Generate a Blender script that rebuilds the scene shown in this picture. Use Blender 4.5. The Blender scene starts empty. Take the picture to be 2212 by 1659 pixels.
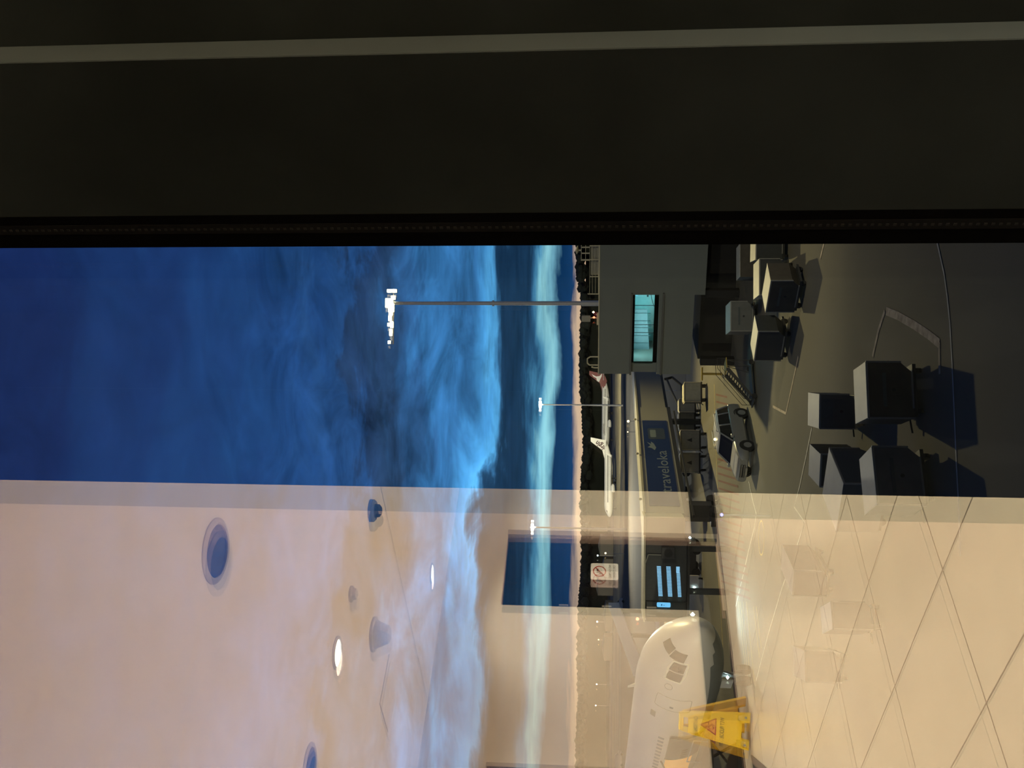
import bpy, bmesh, math, random
from mathutils import Vector, Matrix
random.seed(7)
S = bpy.context.scene
COL = S.collection
R_ = math.radians

# ------------------------------------------------------------------ camera
FPX, PITCH, ROLL, CAMZ = 2035.0, math.atan(181/2035), R_(0.45), 9.5
FW = Vector((0, math.cos(PITCH), math.sin(PITCH)))
RT0 = Vector((1, 0, 0)); UP0 = RT0.cross(FW)
RT = RT0*math.cos(ROLL) + UP0*math.sin(ROLL)
UP = UP0*math.cos(ROLL) - RT0*math.sin(ROLL)
CAM = Vector((0, 0, CAMZ))
cd = bpy.data.cameras.new('camera'); cam = bpy.data.objects.new('camera', cd); COL.objects.link(cam)
cd.sensor_fit = 'HORIZONTAL'; cd.sensor_width = 36; cd.lens = 36*FPX/2212
cd.clip_start = 0.03; cd.clip_end = 6000
mx = Matrix.Identity(4)
for i in range(3):
    mx[i][0] = -UP[i]; mx[i][1] = RT[i]; mx[i][2] = -FW[i]; mx[i][3] = CAM[i]
cam.matrix_world = mx          # the phone was held on its side: world up points to the left of the frame
S.camera = cam

# ------------------------------------------------------------------ view, world
S.view_settings.view_transform = 'Standard'; S.view_settings.look = 'None'
S.view_settings.exposure = 0.0; S.view_settings.gamma = 1.0; S.view_settings.use_curve_mapping = False
try:
    S.cycles.max_bounces = 7; S.cycles.diffuse_bounces = 3; S.cycles.glossy_bounces = 3
    S.cycles.transparent_max_bounces = 16; S.cycles.sample_clamp_indirect = 8.0
    S.cycles.use_denoising = True; S.cycles.use_adaptive_sampling = True; S.cycles.adaptive_threshold = .015; S.cycles.caustics_reflective = False; S.cycles.caustics_refractive = False
except Exception:
    pass

def srgb(r, g, b):
    f = lambda c: (c/255/12.92) if c/255 <= .04045 else ((c/255+.055)/1.055)**2.4
    return (f(r), f(g), f(b), 1)

W = bpy.data.worlds.new('dusk_sky'); S.world = W; W.use_nodes = True
nt = W.node_tree; nt.nodes.clear()
def nd(t, **k):
    n = nt.nodes.new(t)
    for a, b in k.items(): setattr(n, a, b)
    return n
def ln(a, b): nt.links.new(a, b)
def mth(op, a, b=None, c=None):
    n = nd('ShaderNodeMath', operation=op)
    for i, q in enumerate((a, b, c)):
        if q is None: continue
        if isinstance(q, (int, float)): n.inputs[i].default_value = q
        else: ln(q, n.inputs[i])
    return n.outputs[0]
tc = nd('ShaderNodeTexCoord'); sx = nd('ShaderNodeSeparateXYZ'); ln(tc.outputs['Generated'], sx.inputs[0])
az = mth('ARCTAN2', sx.outputs[0], sx.outputs[1]); el = mth('ARCSINE', sx.outputs[2])
sel = mth('POWER', mth('ADD', mth('MAXIMUM', el, 0.0), .02), .6)
def noise(ka, ke, sc, det, rough, seed, dist=0.0):
    cb = nd('ShaderNodeCombineXYZ'); ln(mth('MULTIPLY', az, ka), cb.inputs[0]); ln(mth('MULTIPLY', sel, ke), cb.inputs[1])
    cb.inputs[2].default_value = seed
    n = nd('ShaderNodeTexNoise'); n.inputs['Scale'].default_value = sc; n.inputs['Detail'].default_value = det
    n.inputs['Roughness'].default_value = rough; n.inputs['Distortion'].default_value = dist
    ln(cb.outputs[0], n.inputs['Vector']); return mth('SUBTRACT', n.outputs[0], .5)
n1 = noise(3.0, 9.0, 1.6, 6, .55, 3.1, .6)
n2 = noise(9.0, 42.0, 1.5, 7, .6, 8.4, .5)
n3 = noise(6.0, 16.0, 1.5, 7, .6, 5.2, .9)
n4 = noise(4.0, 5.0, 1.5, 4, .55, 15.2, .5)
n6 = noise(7.0, 75.0, 1.3, 5, .6, 31.7, .3)
n5 = noise(5.0, 6.0, 1.0, 4, .5, 22.7, .3)
amp = mth('MULTIPLY', mth('MAXIMUM', el, 0.0), .42)
warp = mth('ADD', mth('MULTIPLY', n1, mth('MULTIPLY', amp, 2.0)), mth('MULTIPLY', n2, mth('ADD', mth('MULTIPLY', amp, .55), .004)))
lo_ = nd('ShaderNodeMapRange'); lo_.interpolation_type = 'SMOOTHSTEP'; lo_.inputs[1].default_value = .024; lo_.inputs[2].default_value = .05; ln(el, lo_.inputs[0])
e2 = mth('ADD', mth('ADD', el, warp), mth('MULTIPLY', lo_.outputs[0], mth('ADD', mth('MULTIPLY', az, .03), mth('MULTIPLY', n5, .018))))
fac = mth('DIVIDE', e2, 1.55)
rp = nd('ShaderNodeValToRGB'); rp.color_ramp.interpolation = 'EASE'
def ex(x): return (math.atan((1106-x)/2035)+PITCH)/1.55
stops = [(1300, (205, 170, 140)), (1253, (225, 190, 155)), (1245, (190, 170, 160)), (1240, (22, 62, 108)), (1212, (15, 52, 92)),
         (1203, (60, 120, 160)), (1197, (150, 212, 225)), (1180, (138, 202, 220)), (1168, (76, 142, 182)), (1150, (40, 84, 122)), (1142, (26, 56, 86)),
         (1080, (24, 52, 82)), (1064, (52, 104, 150)), (1054, (84, 165, 225)), (1030, (70, 145, 208)), (985, (50, 105, 160)), (930, (56, 118, 180)),
         (880, (44, 86, 136)), (830, (38, 66, 104)), (770, (36, 62, 102)), (740, (38, 78, 134)), (640, (33, 72, 130)), (500, (30, 63, 118)),
         (300, (28, 55, 108)), (0, (25, 44, 94)), (-700, (16, 27, 62)), (-2600, (8, 14, 36)), (-9000, (6, 10, 28))]
cr = rp.color_ramp
pos = []
try: W.cycles.sampling_method = 'NONE'
except Exception: pass
for x, c in stops: pos.append((max(0., min(1., ex(x))), srgb(*c)))
# a colour ramp holds at most 32 stops
cr.elements[0].position = pos[0][0]; cr.elements[0].color = pos[0][1]
cr.elements[1].position = pos[-1][0]; cr.elements[1].color = pos[-1][1]
for p, c in pos[1:-1]:
    e = cr.elements.new(p); e.color = c
ln(fac, rp.inputs[0])
# broken cloud: darker and lighter patches, fading out towards the horizon bands
pm = nd('ShaderNodeMapRange'); pm.inputs[1].default_value = .07; pm.inputs[2].default_value = .13; ln(el, pm.inputs[0])
pm2 = nd('ShaderNodeMapRange'); pm2.inputs[1].default_value = .42; pm2.inputs[2].default_value = .24; pm2.inputs[3].default_value = .25; pm2.inputs[4].default_value = 1.; ln(el, pm2.inputs[0])
k = mth('MULTIPLY', mth('MULTIPLY', pm.outputs[0], pm2.outputs[0]), 1.0)
gain = mth('ADD', 1.0, mth('MULTIPLY', mth('MULTIPLY', n3, k), 3.0))
gain = mth('ADD', gain, mth('MULTIPLY', mth('MULTIPLY', n2, k), .6))
bs = nd('ShaderNodeMapRange'); bs.inputs[1].default_value = .035; bs.inputs[2].default_value = .06; ln(el, bs.inputs[0])
bs2 = nd('ShaderNodeMapRange'); bs2.inputs[1].default_value = .13; bs2.inputs[2].default_value = .08; ln(el, bs2.inputs[0])
gain = mth('ADD', gain, mth('MULTIPLY', mth('MULTIPLY', n6, mth('MULTIPLY', bs.outputs[0], bs2.outputs[0])), 1.3))
gain = mth('ADD', gain, mth('MULTIPLY', n4, .35))
af = nd('ShaderNodeMapRange'); af.interpolation_type = 'SMOOTHSTEP'; af.inputs[1].default_value = -.10; af.inputs[2].default_value = -.34; af.inputs[3].default_value = 0.; af.inputs[4].default_value = .58; ln(az, af.inputs[0])
ef = nd('ShaderNodeMapRange'); ef.inputs[1].default_value = .19; ef.inputs[2].default_value = .11; ln(el, ef.inputs[0])
gain = mth('MULTIPLY', gain, mth('SUBTRACT', 1.0, mth('MULTIPLY', af.outputs[0], ef.outputs[0])))   # the western glow fades away to the left
gain = mth('MINIMUM', mth('MAXIMUM', gain, .30), 1.7)
bg = nd('ShaderNodeBackground'); ln(rp.outputs[0], bg.inputs[0])
bg_str = mth('MULTIPLY', gain, 1.42)
ln(bg_str, bg.inputs[1])
wo = nd('ShaderNodeOutputWorld'); ln(bg.outputs[0], wo.inputs[0])

# ------------------------------------------------------------------ helpers
def ray(x, y): return FW*FPX + RT*(829.5-y) + UP*(1106-x)
def P(x, y, Z=0.):
    d = ray(x, y); return CAM + d*((Z-CAMZ)/d.z)
def PD(x, y, Y):
    d = ray(x, y); return CAM + d*(Y/d.y)
ANG = R_(47.93)
NV = Vector((-math.sin(ANG), math.cos(ANG), 0)); TV = Vector((math.cos(ANG), math.sin(ANG), 0))
GD = 0.8                                        # glass plane: n = GD (room axes t along the glass, n outwards)
def room(t, n, z=0.): return TV*t + NV*n + Vector((0, 0, z))
def tn(p): return p.dot(TV), p.dot(NV), p.z
def Rf(x, y, Z):                                # a point of the room seen mirrored in the window
    t, n, z = tn(P(x, y, Z)); return t, 2*GD-n, z
FLOOR = 8.0; CEIL = 11.27; BACK = -7.62

MATS = {}
def mat(name, col, rough=.6, metal=0., var=.08, scale=6., emit=None, es=0., spec=.5, bump=0.):
    if name in MATS: return MATS[name]
    m = bpy.data.materials.new(name); m.use_nodes = True; t = m.node_tree
    b = t.nodes['Principled BSDF']
    c = col if len(col) == 4 else (*col, 1)
    b.inputs['Roughness'].default_value = rough; b.inputs['Metallic'].default_value = metal
    b.inputs['Specular IOR Level'].default_value = spec
    co = t.nodes.new('ShaderNodeTexCoord'); n = t.nodes.new('ShaderNodeTexNoise')
    n.inputs['Scale'].default_value = scale; n.inputs['Detail'].default_value = 4
    t.links.new(co.outputs['Object'], n.inputs['Vector'])
    r = t.nodes.new('ShaderNodeValToRGB')
    r.color_ramp.elements[0].position = .3; r.color_ramp.elements[1].position = .7
    r.color_ramp.elements[0].color = tuple(max(0, q*(1-var)) for q in c[:3]) + (1,)
    r.color_ramp.elements[1].color = tuple(min(1, q*(1+var)) for q in c[:3]) + (1,)
    t.links.new(n.outputs[0], r.inputs[0]); t.links.new(r.outputs[0], b.inputs['Base Color'])
    if bump:
        bp = t.nodes.new('ShaderNodeBump'); bp.inputs['Strength'].default_value = bump
        t.links.new(n.outputs[0], bp.inputs['Height']); t.links.new(bp.outputs[0], b.inputs['Normal'])
    if emit is not None:
        b.inputs['Emission Color'].default_value = emit if len(emit) == 4 else (*emit, 1)
        b.inputs['Emission Strength'].default_value = es
        try: m.cycles.emission_sampling = 'NONE'
        except Exception: pass
    MATS[name] = m; return m

def glassmat(name, r0, tint, trans):
    m = bpy.data.materials.new(name); m.use_nodes = True; t = m.node_tree; t.nodes.clear()
    o = t.nodes.new('ShaderNodeOutputMaterial'); mx_ = t.nodes.new('ShaderNodeMixShader')
    tr = t.nodes.new('ShaderNodeBsdfTransparent'); gl = t.nodes.new('ShaderNodeBsdfGlossy')
    tr.inputs[0].default_value = (*trans, 1); gl.inputs[0].default_value = (*tint, 1); gl.inputs['Roughness'].default_value = 0
    lw = t.nodes.new('ShaderNodeLayerWeight'); lw.inputs[0].default_value = .5
    p = t.nodes.new('ShaderNodeMath'); p.operation = 'POWER'; p.inputs[1].default_value = 5; t.links.new(lw.outputs['Facing'], p.inputs[0])
    q = t.nodes.new('ShaderNodeMath'); q.operation = 'MULTIPLY_ADD'; q.inputs[1].default_value = 1-r0; q.inputs[2].default_value = r0
    t.links.new(p.outputs[0], q.inputs[0]); t.links.new(q.outputs[0], mx_.inputs[0])
    t.links.new(tr.outputs[0], mx_.inputs[1]); t.links.new(gl.outputs[0], mx_.inputs[2]); t.links.new(mx_.outputs[0], o.inputs[0])
    MATS[name] = m; return m

class MB:
    def __init__(s): s.v = []; s.f = []; s.m = []
    def add(s, vs, fs, m=0, M=None):
        o = len(s.v)
        s.v += [tuple((M @ Vector(q)) if M else q) for q in vs]
        s.f += [tuple(i+o for i in f) for f in fs]; s.m += [m]*len(fs); return s
    def box(s, c, d, m=0, M=None):
        x, y, z = c; a, b, e = d[0]/2, d[1]/2, d[2]/2
        vs = [(x+i*a, y+j*b, z+k_*e) for k_ in (-1, 1) for j in (-1, 1) for i in (-1, 1)]
        return s.add(vs, [(0, 2, 3, 1), (4, 5, 7, 6), (0, 1, 5, 4), (2, 6, 7, 3), (0, 4, 6, 2), (1, 3, 7, 5)], m, M)
    def b2(s, lo, hi, m=0, M=None):
        return s.box([(lo[i]+hi[i])/2 for i in range(3)], [hi[i]-lo[i] for i in range(3)], m, M)
    def prism(s, poly, a, b, axis='y', m=0, M=None, taper=1.0):
        n = len(poly); vs = []
        cx = sum(p[0] for p in poly)/n; cy = sum(p[1] for p in poly)/n
        for k_, (h, sc) in enumerate(((a, 1.0), (b, taper))):
            for u, w in poly:
                u, w = cx+(u-cx)*sc, cy+(w-cy)*sc
                vs.append({'y': (u, h, w), 'x': (h, u, w), 'z': (u, w, h)}[axis])
        fs = [tuple(range(n)), tuple(range(2*n-1, n-1, -1))]+[(i, i+n, (i+1) % n+n, (i+1) % n) for i in range(n)]
        return s.add(vs, fs, m, M)
    def cyl(s, p0, p1, r0, r1=None, seg=12, m=0, caps=True):
        r1 = r0 if r1 is None else r1
        p0, p1 = Vector(p0), Vector(p1); d = (p1-p0).normalized()
        a = d.orthogonal().normalized(); b = d.cross(a)
        vs = []
        for p, r in ((p0, r0), (p1, r1)):
            for i in range(seg):
                t = 2*math.pi*i/seg; vs.append(tuple(p+a*r*math.cos(t)+b*r*math.sin(t)))
        fs = [(i, (i+1) % seg, (i+1) % seg+seg, i+seg) for i in range(seg)]
        if caps: fs += [tuple(range(seg-1, -1, -1)), tuple(range(seg, 2*seg))]
        return s.add(vs, fs, m)
    def path(s, pts, r, seg=6, m=0):
        for a, b in zip(pts[:-1], pts[1:]): s.cyl(a, b, r, r, seg, m)
        return s
    def lathe(s, prof, seg=24, m=0, M=None):
        vs = []
        for r, z in prof:
            for i in range(seg):
                t = 2*math.pi*i/seg; vs.append((r*math.cos(t), r*math.sin(t), z))
        n = len(prof)
        fs = [(j*seg+i, j*seg+(i+1) % seg, (j+1)*seg+(i+1) % seg, (j+1)*seg+i) for j in range(n-1) for i in range(seg)]
        if prof[0][0] > 1e-4: fs.append(tuple(range(seg-1, -1, -1)))
        if prof[-1][0] > 1e-4: fs.append(tuple((n-1)*seg+i for i in range(seg)))
        return s.add(vs, fs, m, M)
    def loft(s, rings, m=0, caps=True):
        n = len(rings[0]); vs = [p for r in rings for p in r]
        fs = [(j*n+i, j*n+(i+1) % n, (j+1)*n+(i+1) % n, (j+1)*n+i) for j in range(len(rings)-1) for i in range(n)]
        if caps: fs += [tuple(range(n-1, -1, -1)), tuple((len(rings)-1)*n+i for i in range(n))]
        return s.add(vs, fs, m)
    def build(s, name, mats, parent=None, loc=(0, 0, 0), rz=0., smooth=False, bevel=0.):
        me = bpy.data.meshes.new(name); me.from_pydata(s.v, [], s.f)
        mats = mats if isinstance(mats, (list, tuple)) else [mats]
        for q in mats: me.materials.append(MATS[q] if isinstance(q, str) else q)
        me.polygons.foreach_set('material_index', s.m)
        bm = bmesh.new(); bm.from_mesh(me); bmesh.ops.recalc_face_normals(bm, faces=bm.faces); bm.to_mesh(me); bm.free()
        o = bpy.data.objects.new(name, me); COL.objects.link(o); o.parent = parent
        o.location = loc; o.rotation_euler = (0, 0, rz)
        if smooth:
            me.polygons.foreach_set('use_smooth', [True]*len(me.polygons))
            md = o.modifiers.new('edge', 'EDGE_SPLIT'); md.split_angle = R_(35)
        if bevel:
            md = o.modifiers.new('bevel', 'BEVEL'); md.width = bevel; md.segments = 2; md.limit_method = 'ANGLE'
        return o

def tag(o, label=None, cat=None, group=None, kind=None):
    for k_, v_ in (('label', label), ('category', cat), ('group', group), ('kind', kind)):
        if v_: o[k_] = v_
    return o
def thing(name, label, cat, loc=(0, 0, 0), rz=0., group=None, kind=None):
    o = bpy.data.objects.new(name, None); COL.objects.link(o); o.empty_display_size = .2
    o.location = loc; o.rotation_euler = (0, 0, rz); return tag(o, label, cat, group, kind)
def copy_tree(o, parent=None):
    c = o.copy(); COL.objects.link(c); c.parent = parent
    for ch in list(o.children): copy_tree(ch, c)
    return c
def text(name, body, size, m, parent, loc, M=None, depth=.004, align='CENTER', fit=None, bold=0.):
    """flat lettering lying in the local x (reading) / z (up) plane, facing -y"""
    cu = bpy.data.curves.new(name, 'FONT'); cu.body = body; cu.size = size; cu.align_x = align; cu.align_y = 'CENTER'; cu.extrude = depth; cu.offset = bold; cu.resolution_u = 2
    tmp = bpy.data.objects.new(name, cu); COL.objects.link(tmp)
    bpy.context.view_layer.update()
    me = bpy.data.meshes.new_from_object(tmp.evaluated_get(bpy.context.evaluated_depsgraph_get()))
    bpy.data.objects.remove(tmp)
    X = Matrix.Rotation(R_(90), 4, 'X')
    if fit:
        w = max(v.co.x for v in me.vertices)-min(v.co.x for v in me.vertices)
        X = Matrix.Diagonal((fit/w, 1, 1, 1)) @ X
    me.transform((M @ X) if M else X); me.name = name
    me.materials.clear(); me.materials.append(MATS[m])
    o = bpy.data.objects.new(name, me); COL.objects.link(o); o.parent = parent; o.location = loc; return o
def lamp(name, kind, loc, power, col, parent=None, **k):
    d = bpy.data.lights.new(name, kind); d.energy = power; d.color = col
    for a, b in k.items(): setattr(d, a, b)
    o = bpy.data.objects.new(name, d); COL.objects.link(o); o.location = loc; o.parent = parent; return o
def aim(o, frm, to):
    o.rotation_euler = (Vector(to)-Vector(frm)).to_track_quat('-Z', 'Y').to_euler()

# ------------------------------------------------------------------ materials
mat('floor_tile', (.76, .62, .46), .22, var=.03, scale=2.5, spec=.35)
mat('grout', (.012, .010, .008), .8)
mat('ceiling_paint', (.80, .72, .68), .85, var=.02)
mat('wall_paint', (.66, .58, .49), .8, var=.03, scale=1.2)
mat('skirting', (.006, .006, .006), .5, spec=.2)
mat('dark_panel', (.0125, .0148, .0130), .7, var=.25, scale=3., spec=.0)
mat('panel_step_lit', (.060, .074, .068), .7, var=.06, scale=3., spec=.0)  # dark panel lightened for the room light on its step
mat('frame_black', (.002, .0019, .0017), .6, spec=.0)
mat('spacer_bar', (.006, .006, .0055), .6, spec=.0)
mat('spacer_dot', (.015, .015, .013), .6, spec=.0)
mat('night_glass', (.0025, .003, .004), .25, spec=.1)
mat('metal_grey', (.35, .36, .36), .4, .6)
mat('lamp_lens', (.9, .9, .9), .4, emit=(1, .93, .84), es=7.5)
mat('shaded_plastic', (.52, .48, .47), .5)  # white darkened so ceiling fittings show, standing for their shading
mat('lens_dark', (.022, .024, .04), .25)
mat('chrome_ring', (.45, .40, .38), .4, .2)
mat('dome_blue', (.05, .09, .2), .2)
mat('wet_yellow', (.97, .64, .015), .42, var=.05)
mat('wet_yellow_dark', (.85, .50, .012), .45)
mat('ink_black', (.02, .018, .012), .6)
mat('ink_red', (.42, .04, .02), .55)
mat('ink_orange', (.80, .33, .06), .6)
mat('sign_white', (.80, .78, .76), .5)
mat('rubber', (.006, .006, .006), .8)
mat('concrete', (.135, .122, .086), .85, var=.16, scale=.12, bump=.0)
mat('taxiway', (.085, .066, .036), .9, var=.2, scale=.05)
mat('far_strip', (.30, .25, .13), .9, var=.2, scale=.03)
mat('paint_white', (.62, .60, .50), .8, var=.25, scale=3.)
mat('paint_yellow', (.70, .55, .16), .8, var=.25, scale=3.)
mat('paint_red', (.11, .028, .010), .8, var=.25, scale=3.)
mat('paint_worn', (.58, .48, .34), .9, var=.4, scale=4.)
mat('bridge_grey', (.125, .138, .12), .7, var=.05, scale=.6)
mat('bridge_dark', (.085, .085, .07), .7)
mat('cladding', (.26, .25, .195), .65, var=.05, scale=.6)
mat('cream_trim', (.46, .42, .28), .6)
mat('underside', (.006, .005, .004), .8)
mat('teal_wall', (.55, .8, .8), .8)
mat('ramp_grey', (.13, .17, .18), .8)
mat('ramp_joint', (.04, .06, .065), .8)
mat('poster_lit', (.3, .5, .6), .5, emit=(.25, .75, .95), es=.75)
mat('banner_blue', (.008, .028, .115), .7, var=.05, spec=.1)
mat('banner_white', (.16, .20, .22), .6)
mat('banner_dark', (.02, .035, .06), .6)
mat('charcoal', (.030, .034, .034), .6, var=.1)
mat('charcoal_dark', (.008, .008, .008), .6)
mat('lit_louvre', (.2, .3, .4), .5, emit=(.26, .60, .92), es=1.15)
mat('lit_screen', (.2, .4, .6), .5, emit=(.16, .58, 1.0), es=1.25)
mat('screen_ink', (.01, .12, .3), .5, emit=(.02, .16, .38), es=.8)
mat('mast_steel', (.62, .60, .52), .5, .1)
mat('flood_lens', (1, .95, .8), .3, emit=(1, .93, .62), es=40.)
mat('flood_far', (1, .97, .9), .3, emit=(1, .97, .9), es=12.)
mat('cool_lamp', (.8, 1, 1), .3, emit=(.72, .98, 1.), es=14.)
mat('warm_lamp', (1, .9, .6), .3, emit=(1, .80, .40), es=8.)
mat('red_lamp', (1, .2, .1), .3, emit=(1, .16, .08), es=6.)
mat('blue_lamp', (.2, .2, 1), .3, emit=(.2, .2, 1.), es=4.)
mat('plane_white', (.70, .68, .60), .42, var=.03)
mat('plane_cream', (.72, .69, .60), .38, var=.03, scale=1.2)
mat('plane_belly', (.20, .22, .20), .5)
mat('plane_line', (.26, .24, .20), .7)
mat('plane_glass', (.02, .022, .02), .12)
mat('plane_pane', (.16, .17, .16), .3)
mat('pane_frame_bright', (.97, .93, .74), .4)
mat('tail_red', (.15, .014, .009), .5)
mat('tail_purple', (.04, .008, .012), .5)
mat('hold_glow', (.9, .5, .12), .7, emit=(1., .46, .10), es=.35)
mat('car_silver', (.27, .275, .25), .3, .25, var=.03)
mat('lit_top_van_white', (.50, .48, .42), .35)  # wagon: silver lightened for light on roof and bonnet; vans: plain white
mat('car_glass', (.010, .012, .013), .1)
mat('tyre', (.008, .008, .008), .8)
mat('chrome', (.6, .6, .6), .2, .9)
mat('uld_alu', (.11, .115, .105), .55, .1, var=.12, scale=3.)
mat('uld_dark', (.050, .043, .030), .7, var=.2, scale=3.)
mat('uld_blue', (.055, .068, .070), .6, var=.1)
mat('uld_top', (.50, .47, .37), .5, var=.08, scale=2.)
mat('uld_edge', (.30, .30, .27), .4, .5)
mat('dolly_steel', (.035, .035, .03), .6, .3)
mat('cart_canvas', (.34, .345, .29), .8, var=.12, scale=4.)
mat('cart_blue', (.07, .085, .10), .8, var=.1)
mat('cart_top', (.72, .66, .46), .6)
mat('stair_steel', (.045, .045, .04), .6, .2)
mat('stair_yellow', (.42, .30, .04), .6)
mat('foliage', (.012, .016, .010), .95, var=.3, scale=.08)
mat('hangar_wall', (.16, .14, .10), .8)
glassmat('glass_inner', .205, (.93, 1., .86), (.975, .99, .975))
glassmat('glass_outer', .155, (1., .80, .70), (.975, .985, .975))
m_ = bpy.data.materials.new('glass_clear'); m_.use_nodes = True; m_.node_tree.nodes.clear()
o_ = m_.node_tree.nodes.new('ShaderNodeOutputMaterial'); t_ = m_.node_tree.nodes.new('ShaderNodeBsdfTransparent'); m_.node_tree.links.new(t_.outputs[0], o_.inputs[0]); MATS['glass_clear'] = m_

# ================================================================== THE ROOM BEHIND THE WINDOW
T0, T1 = -4.0, 13.0
def rbox(name, lo, hi, m, parent=None, kind='structure', **k):
    """box in room axes (t, n, z)"""
    o = MB().b2(lo, hi).build(name, m, parent, (0, 0, 0), 0 if parent else ANG, **k)
    if kind and not parent: o['kind'] = kind
    return o
floor = rbox('floor', (T0, BACK, FLOOR-.3), (T1, GD, FLOOR-.006), 'grout')
PT, PN = .627, .951
tile_me = None
tcount = 0
ot, on = 3.86, -3.715
for i in range(-14, 16):
    for j in range(-6, 7):
        a, b = ot+i*PT, on+j*PN
        if a < T0 or a+PT > T1 or b < BACK-.4 or b+PN > GD+.5: continue
        if tcount >= 300: continue
        lo = (a+.0042, max(b+.0042, BACK)); hi = (a+PT-.0042, min(b+PN-.0042, GD-.07))
        if hi[1]-lo[1] < .1: continue
        full = (b+.0025 >= BACK) and (b+PN-.0025 <= GD-.07)
        if full and tile_me is not None:
            o = bpy.data.objects.new('tile', tile_me); COL.objects.link(o)
        else:
            w, h = hi[0]-lo[0], hi[1]-lo[1]
            o = MB().box((0, 0, 0), (w, h, .02)).build('tile', 'floor_tile')
            if full: tile_me = o.data
        o.parent = floor; o.location = ((lo[0]+hi[0])/2, (lo[1]+hi[1])/2, FLOOR-.01); tcount += 1
ceiling = rbox('ceiling', (T0, BACK-.2, CEIL), (T1, GD+.3, CEIL+.3), 'ceiling_paint')
MB().b2((5.121, BACK+.01, CEIL-.003), (5.127, GD-.1, CEIL+.01)).build('control_joint', 'shaded_plastic', ceiling)

# glazed doors in the far wall: measured along t
def t_on_back(y, x=1240):
    d = ray(x, y); nn = 2*GD-BACK; return (d*(nn/d.dot(NV))).dot(TV)
dA, dB = t_on_back(1311), t_on_back(1147)
dC = t_on_back(1654)
DW = dB-dA; DTOP = FLOOR+2.58; SK = .31
openings = [(dC-DW, dC), (dA, dB)]
wb = MB(); edges = [T0]
for a, b in openings: edges += [a, b]
edges.append(T1)
for i in range(0, len(edges), 2): wb.b2((edges[i], BACK-.2, FLOOR), (edges[i+1], BACK, CEIL))
for a, b in openings: wb.b2((a, BACK-.2, DTOP), (b, BACK, CEIL))
wall_back = wb.build('wall_back', 'wall_paint', None, (0, 0, 0), ANG); wall_back['kind'] = 'structure'
sb = MB()
for i in range(0, len(edges), 2): sb.b2((edges[i], BACK, FLOOR), (edges[i+1], BACK+.015, FLOOR+SK))
o = sb.build('baseboard_back', 'skirting', None, (0, 0, 0), ANG); o['kind'] = 'structure'
for i, (a, b) in enumerate(openings):
    dr = thing('door_%d' % (i+1), None, None, room((a+b)/2, BACK-.12, FLOOR), ANG, kind='structure')
    w = b-a
    MB().b2((-w/2+.03, -.02, .02), (w/2-.03, .02, 2.55)).build('glass_leaf', 'night_glass', dr)
    fb = MB().b2((-w/2, -.03, 0), (-w/2+.03, .03, 2.58)).b2((w/2-.03, -.03, 0), (w/2, .03, 2.58)).b2((-w/2, -.03, 2.55), (w/2, .03, 2.58))
    fb.build('door_frame', 'frame_black', dr)
    for z in (.78, 1.30, 1.80):
        MB().b2((-w/2+.075, .02, z), (-w/2+.095, .03, z+.11)).build('marker_strip', 'metal_grey', dr)
rbox('wall_far', (T1, BACK, FLOOR), (T1+.2, GD, CEIL), 'wall_paint')
rbox('wall_near', (T0-.2, BACK, FLOOR), (T0, GD, CEIL), 'wall_paint')
rbox('wall_front', (T0, GD, FLOOR), (-2.6, GD+.2, CEIL), 'wall_paint')
rbox('wall_beyond', (1.58, GD, FLOOR), (T1, GD+.2, CEIL), 'wall_paint')
# the dark panelled return beside the window: front panel, step coloured lighter as if lit by the room, recessed panel
wr = thing('wall_right', None, None, room(0, 0, 0), ANG, kind='structure')
MB().b2((1.255, .184, FLOOR), (1.55, .4973, CEIL)).build('recessed_panel', 'dark_panel', wr)
MB().b2((1.20, .4993, FLOOR), (1.55, .742, CEIL)).build('front_panel', 'dark_panel', wr)
MB().b2((1.2015, .4973, FLOOR), (1.55, .4993, CEIL)).build('step_face', 'panel_step_lit', wr)

# unseen terminal shell added to block the sky behind: wall below floor, roof above ceiling
fac_ = MB().b2((-45, GD+.02, 0), (45, GD+.3, FLOOR-.3)).b2((-45, GD+.02, CEIL+.3), (45, GD+.3, CEIL+3)).b2((-45, GD+.02, FLOOR-.3), (T0, GD+.3, CEIL+.3)).b2((T1, GD+.02, FLOOR-.3), (45, GD+.3, CEIL+.3)).b2((-45, GD-30, CEIL+2.7), (45, GD+.3, CEIL+3))
o = fac_.build('facade_sky_block', 'bridge_grey', None, (0, 0, 0), ANG); o['kind'] = 'structure'
# window_1: two thick panes with a wide gap, perforated spacer bar, black frame
win = thing('window_1', None, None, room(0, GD, 0), ANG, kind='structure')
WT0, WT1 = -2.6, 1.315
MB().b2((WT0, 0, FLOOR), (WT1, .008, CEIL)).build('inner_pane', ['glass_clear', 'glass_inner'], win)
MB().b2((WT0-1.2, -.0005, FLOOR), (WT1-1.2, .0075, CEIL)).build('outer_pane', ['glass_clear', 'glass_outer'], win, (1.2, .0368, 0), R_(.138))
for o in win.children:
    for p_ in o.data.polygons: p_.material_index = 1 if p_.normal.y < -.5 else 0
MB().b2((1.20, -.058, FLOOR), (1.58, -.0005, CEIL)).build('frame_jamb', 'frame_black', win)
MB().b2((1.215, -.0705, FLOOR), (1.58, -.058, CEIL)).build('shadow_gap', 'rubber', win)
MB().b2((WT1, -.0005, FLOOR), (1.58, .07, CEIL)).build('frame_post', 'frame_black', win)
MB().b2((WT0-.06, -.05, FLOOR), (WT0, .07, CEIL)).build('frame_jamb', 'frame_black', win)
MB().b2((WT0, -.03, FLOOR-.02), (WT1, .07, FLOOR+.03)).build('frame_sill', 'frame_black', win)
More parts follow.
